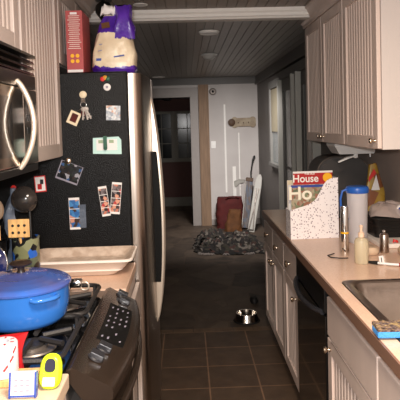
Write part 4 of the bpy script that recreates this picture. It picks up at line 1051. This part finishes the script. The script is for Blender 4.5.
# leaning long board (folded ironing board)
t = thing('ironing_board', 'long pale folded ironing board leaning in the far corner', 'ironing board', (.9, 8.1, 0))
A0, A1 = Vector((.885, 8.02, .0)), Vector((1.065, 8.28, .80))
dr = (A1-A0).normalized(); sd = Vector((1, -.25, 0)); sd = (sd-dr*sd.dot(dr)).normalized(); nn = dr.cross(sd)
Mr = Matrix((sd, nn, dr)).transposed()
L = (A1-A0).length
poly = [(-.05, 0), (.05, 0), (.052, L*.8), (.042, L*.94), (.02, L), (-.02, L), (-.042, L*.94), (-.052, L*.8)]
b = B().prism(poly, 'xz', -.018, .018); b.xf(Matrix.Translation(A0) @ Mr.to_4x4()); obj('padded_top', b, 'board', t, bevel=.006)
b = B(); b.tube([(-.03, -.03, .03), (.02, -.03, L*.75)], .008, 6); b.tube([(.03, -.03, .03), (-.02, -.03, L*.75)], .008, 6); b.tube([(-.04, -.03, .03), (.04, -.03, .03)], .008, 6)
b.box(-.04, -.025, -.032, -.016, .03, .07) ; b.xf(Matrix.Translation(A0) @ Mr.to_4x4()); obj('folded_legs', b, 'greymetal', t)
# tall printed package
t = thing('tall_package', 'tall narrow printed package with brown top leaning beside the ironing board', 'package', (.87, 8.3, 0))
A0, A1 = Vector((.825, 8.24, .02)), Vector((.925, 8.44, .68))
dr = (A1-A0).normalized(); sd = Vector((1, 0, 0)); sd = (sd-dr*sd.dot(dr)).normalized(); nn = dr.cross(sd); Mr = Matrix((sd, nn, dr)).transposed(); L = (A1-A0).length
b = B().box(-.05, .05, -.035, .035, 0, L); b.xf(Matrix.Translation(A0) @ Mr.to_4x4()); obj('carton', b, 'packblue', t, bevel=.004)
b = B().box(-.054, .054, -.039, .039, L, L+.06); b.xf(Matrix.Translation(A0) @ Mr.to_4x4()); obj('brown_top', b, 'brown', t, bevel=.006)
b = B().box(-.056, -.048, -.039, .039, .0, L); b.xf(Matrix.Translation(A0) @ Mr.to_4x4()); obj('pale_edge', b, 'board', t)
# dustpan-like pale fan and crook rod
t = thing('dustpan', 'pale dustpan propped at the top of the tall package', 'dustpan', (.80, 8.5, .6))
b = B().prism([(.72, .60), (.745, .585), (.80, .635), (.87, .65), (.885, .69), (.79, .70), (.715, .67)], 'xz', 8.675, 8.695); obj('pan', b, 'board', t)
obj('lip', B().tube([(.715, 8.67, .67), (.79, 8.67, .70), (.885, 8.67, .69)], .006, 6), 'board', t)
t = thing('walking_stick', 'thin black stick with angled top in the far corner behind the package', 'stick', (1.0, 8.6, 0))
obj('shaft', B().tube([(.975, 8.60, .005), (.985, 8.62, .5), (.972, 8.63, .80), (1.005, 8.64, .98)], .010, 8), 'black', t, smooth=True)
obj('grip', B().tube([(1.005, 8.64, .98), (1.03, 8.645, 1.045), (1.045, 8.65, 1.05)], .016, 8), 'black', t, smooth=True)
# bone rack on wall
t = thing('bone_plaque', 'bone-shaped tan wooden plaque with dark left end on the far wall', 'plaque', (.87, FW, 1.58))
pts = []
def bonepoly(x0, x1, z, hh, lobe):
    pts = []
    def arc(cx, cz, a0, a1, rr):
        for k in range(9): a = R(a0+(a1-a0)*k/8); pts.append((cx+rr*math.cos(a), cz+rr*math.sin(a)))
    arc(x1-lobe, z-lobe*.75, 220, 370, lobe); arc(x1-lobe, z+lobe*.75, -10, 140, lobe)
    arc(x0+lobe, z+lobe*.75, 40, 190, lobe); arc(x0+lobe, z-lobe*.75, 170, 320, lobe)
    return pts
obj('bone_board', B().prism(bonepoly(.70, 1.075, 1.58, .05, .048), 'xz', FW-.028, FW-.003), 'bone', t)
obj('dark_end', B().lathe([(.055, -.004), (.055, -.05), (.03, -.06)], (.70, FW, 1.58), 'y', 20), 'brown', t, smooth=True)
for x in (.80, .88, .96): obj('hook', B().tube([(x, FW-.03, 1.575), (x, FW-.055, 1.565), (x, FW-.055, 1.585)], .005, 6), 'brown', t, smooth=True)
# switch and sensor
t = thing('light_switch', 'white light switch plate on the far wall beside the bare wood post', 'switch', (.41, FW, 1.2))
obj('plate', B().box(.378, .450, FW-.008, FW-.001, 1.19, 1.30), 'white', t, bevel=.003); obj('toggle', B().box(.408, .420, FW-.018, FW-.008, 1.235, 1.26), 'white', t)
t = thing('wall_sensor', 'small grey round sensor high on the far wall by the post', 'sensor', (.42, FW, 2.0))
obj('base', B().lathe([(.055, -.001), (.055, -.015), (.045, -.035), (.02, -.04)], (.425, FW, 2.06), 'y', 24), 'greymetal', t, smooth=True)
obj('lens', B().lathe([(.02, -.04), (.012, -.05)], (.425, FW, 2.06), 'y', 16), 'dark', t)
# ceiling fittings
t = thing('recessed_light', 'recessed ceiling light with white ring just beyond the white beam', 'lamp', (.197, 4.36, 2.275))
obj('trim_ring', B().lathe([(.046, -.001), (.080, -.001), (.082, -.007), (.070, -.020), (.050, -.010)], (.197, 4.38, 2.275), n=36), 'white', t, smooth=True)
obj('dark_can', B().lathe([(.048, -.001), (.048, -.003)], (.197, 4.38, 2.275), n=30), 'dark', t)
t = thing('ceiling_dome', 'small white domed fitting on the ceiling, beyond the recessed ring', 'lamp', (.255, 5.8, 2.275))
obj('rim', B().lathe([(.082, -.001), (.084, -.01), (.07, -.016)], (.255, 5.8, 2.275), n=36), 'white', t, smooth=True)
obj('dome', B().lathe([(.068, -.012), (.06, -.035), (.035, -.055), (.006, -.062)], (.255, 5.8, 2.275), n=36), 'lampglass', t, smooth=True)
t = thing('recessed_light', 'faint recessed light near the far wall, above the doorway', 'lamp', (-.38, 8.3, 2.275))
obj('trim_ring', B().lathe([(.07, -.001), (.095, -.001), (.097, -.006), (.085, -.012), (.072, -.004)], (-.38, 8.3, 2.275), n=36), 'white', t, smooth=True)
obj('dark_can', B().lathe([(.07, -.001), (.07, -.003)], (-.38, 8.3, 2.275), n=30), 'lampglass', t)
t = thing('recessed_light', 'pale vent-like ceiling light at the top edge, before the white beam', 'lamp', (-.27, 3.66, 2.34))
obj('trim_ring', B().lathe([(.030, -.001), (.046, -.001), (.048, -.005), (.042, -.008), (.032, -.004)], (-.27, 3.66, 2.34), n=36), 'white', t, smooth=True)
obj('dark_can', B().lathe([(.030, -.001), (.030, -.003)], (-.27, 3.66, 2.34), n=30), 'dark', t)
# ceiling fan in the back room
t = thing('ceiling_fan', 'dark ceiling fan glimpsed through the doorway', 'fan', (-.33, 10.1, 2.4))
obj('downrod', B().tube([(-.33, 10.1, 2.395), (-.33, 10.1, 2.12)], .015), 'greymetal', t)
obj('motor', B().lathe([(.05, 2.0), (.09, 2.02), (.09, 2.09), (.04, 2.12)], (-.33, 10.1, 0), n=28), 'iron', t, smooth=True)
for k in range(4):
    a = R(25+90*k); Rf = Matrix.Translation((-.33, 10.1, 2.05)) @ Matrix.Rotation(a, 4, 'Z') @ Matrix.Rotation(R(12), 4, 'X')
    b = B().prism([(.08, -.025), (.16, -.055), (.46, -.065), (.50, 0), (.46, .065), (.16, .055), (.08, .025)], 'xy', -.004, .004); b.xf(Rf); obj('blade', b, 'iron', t)
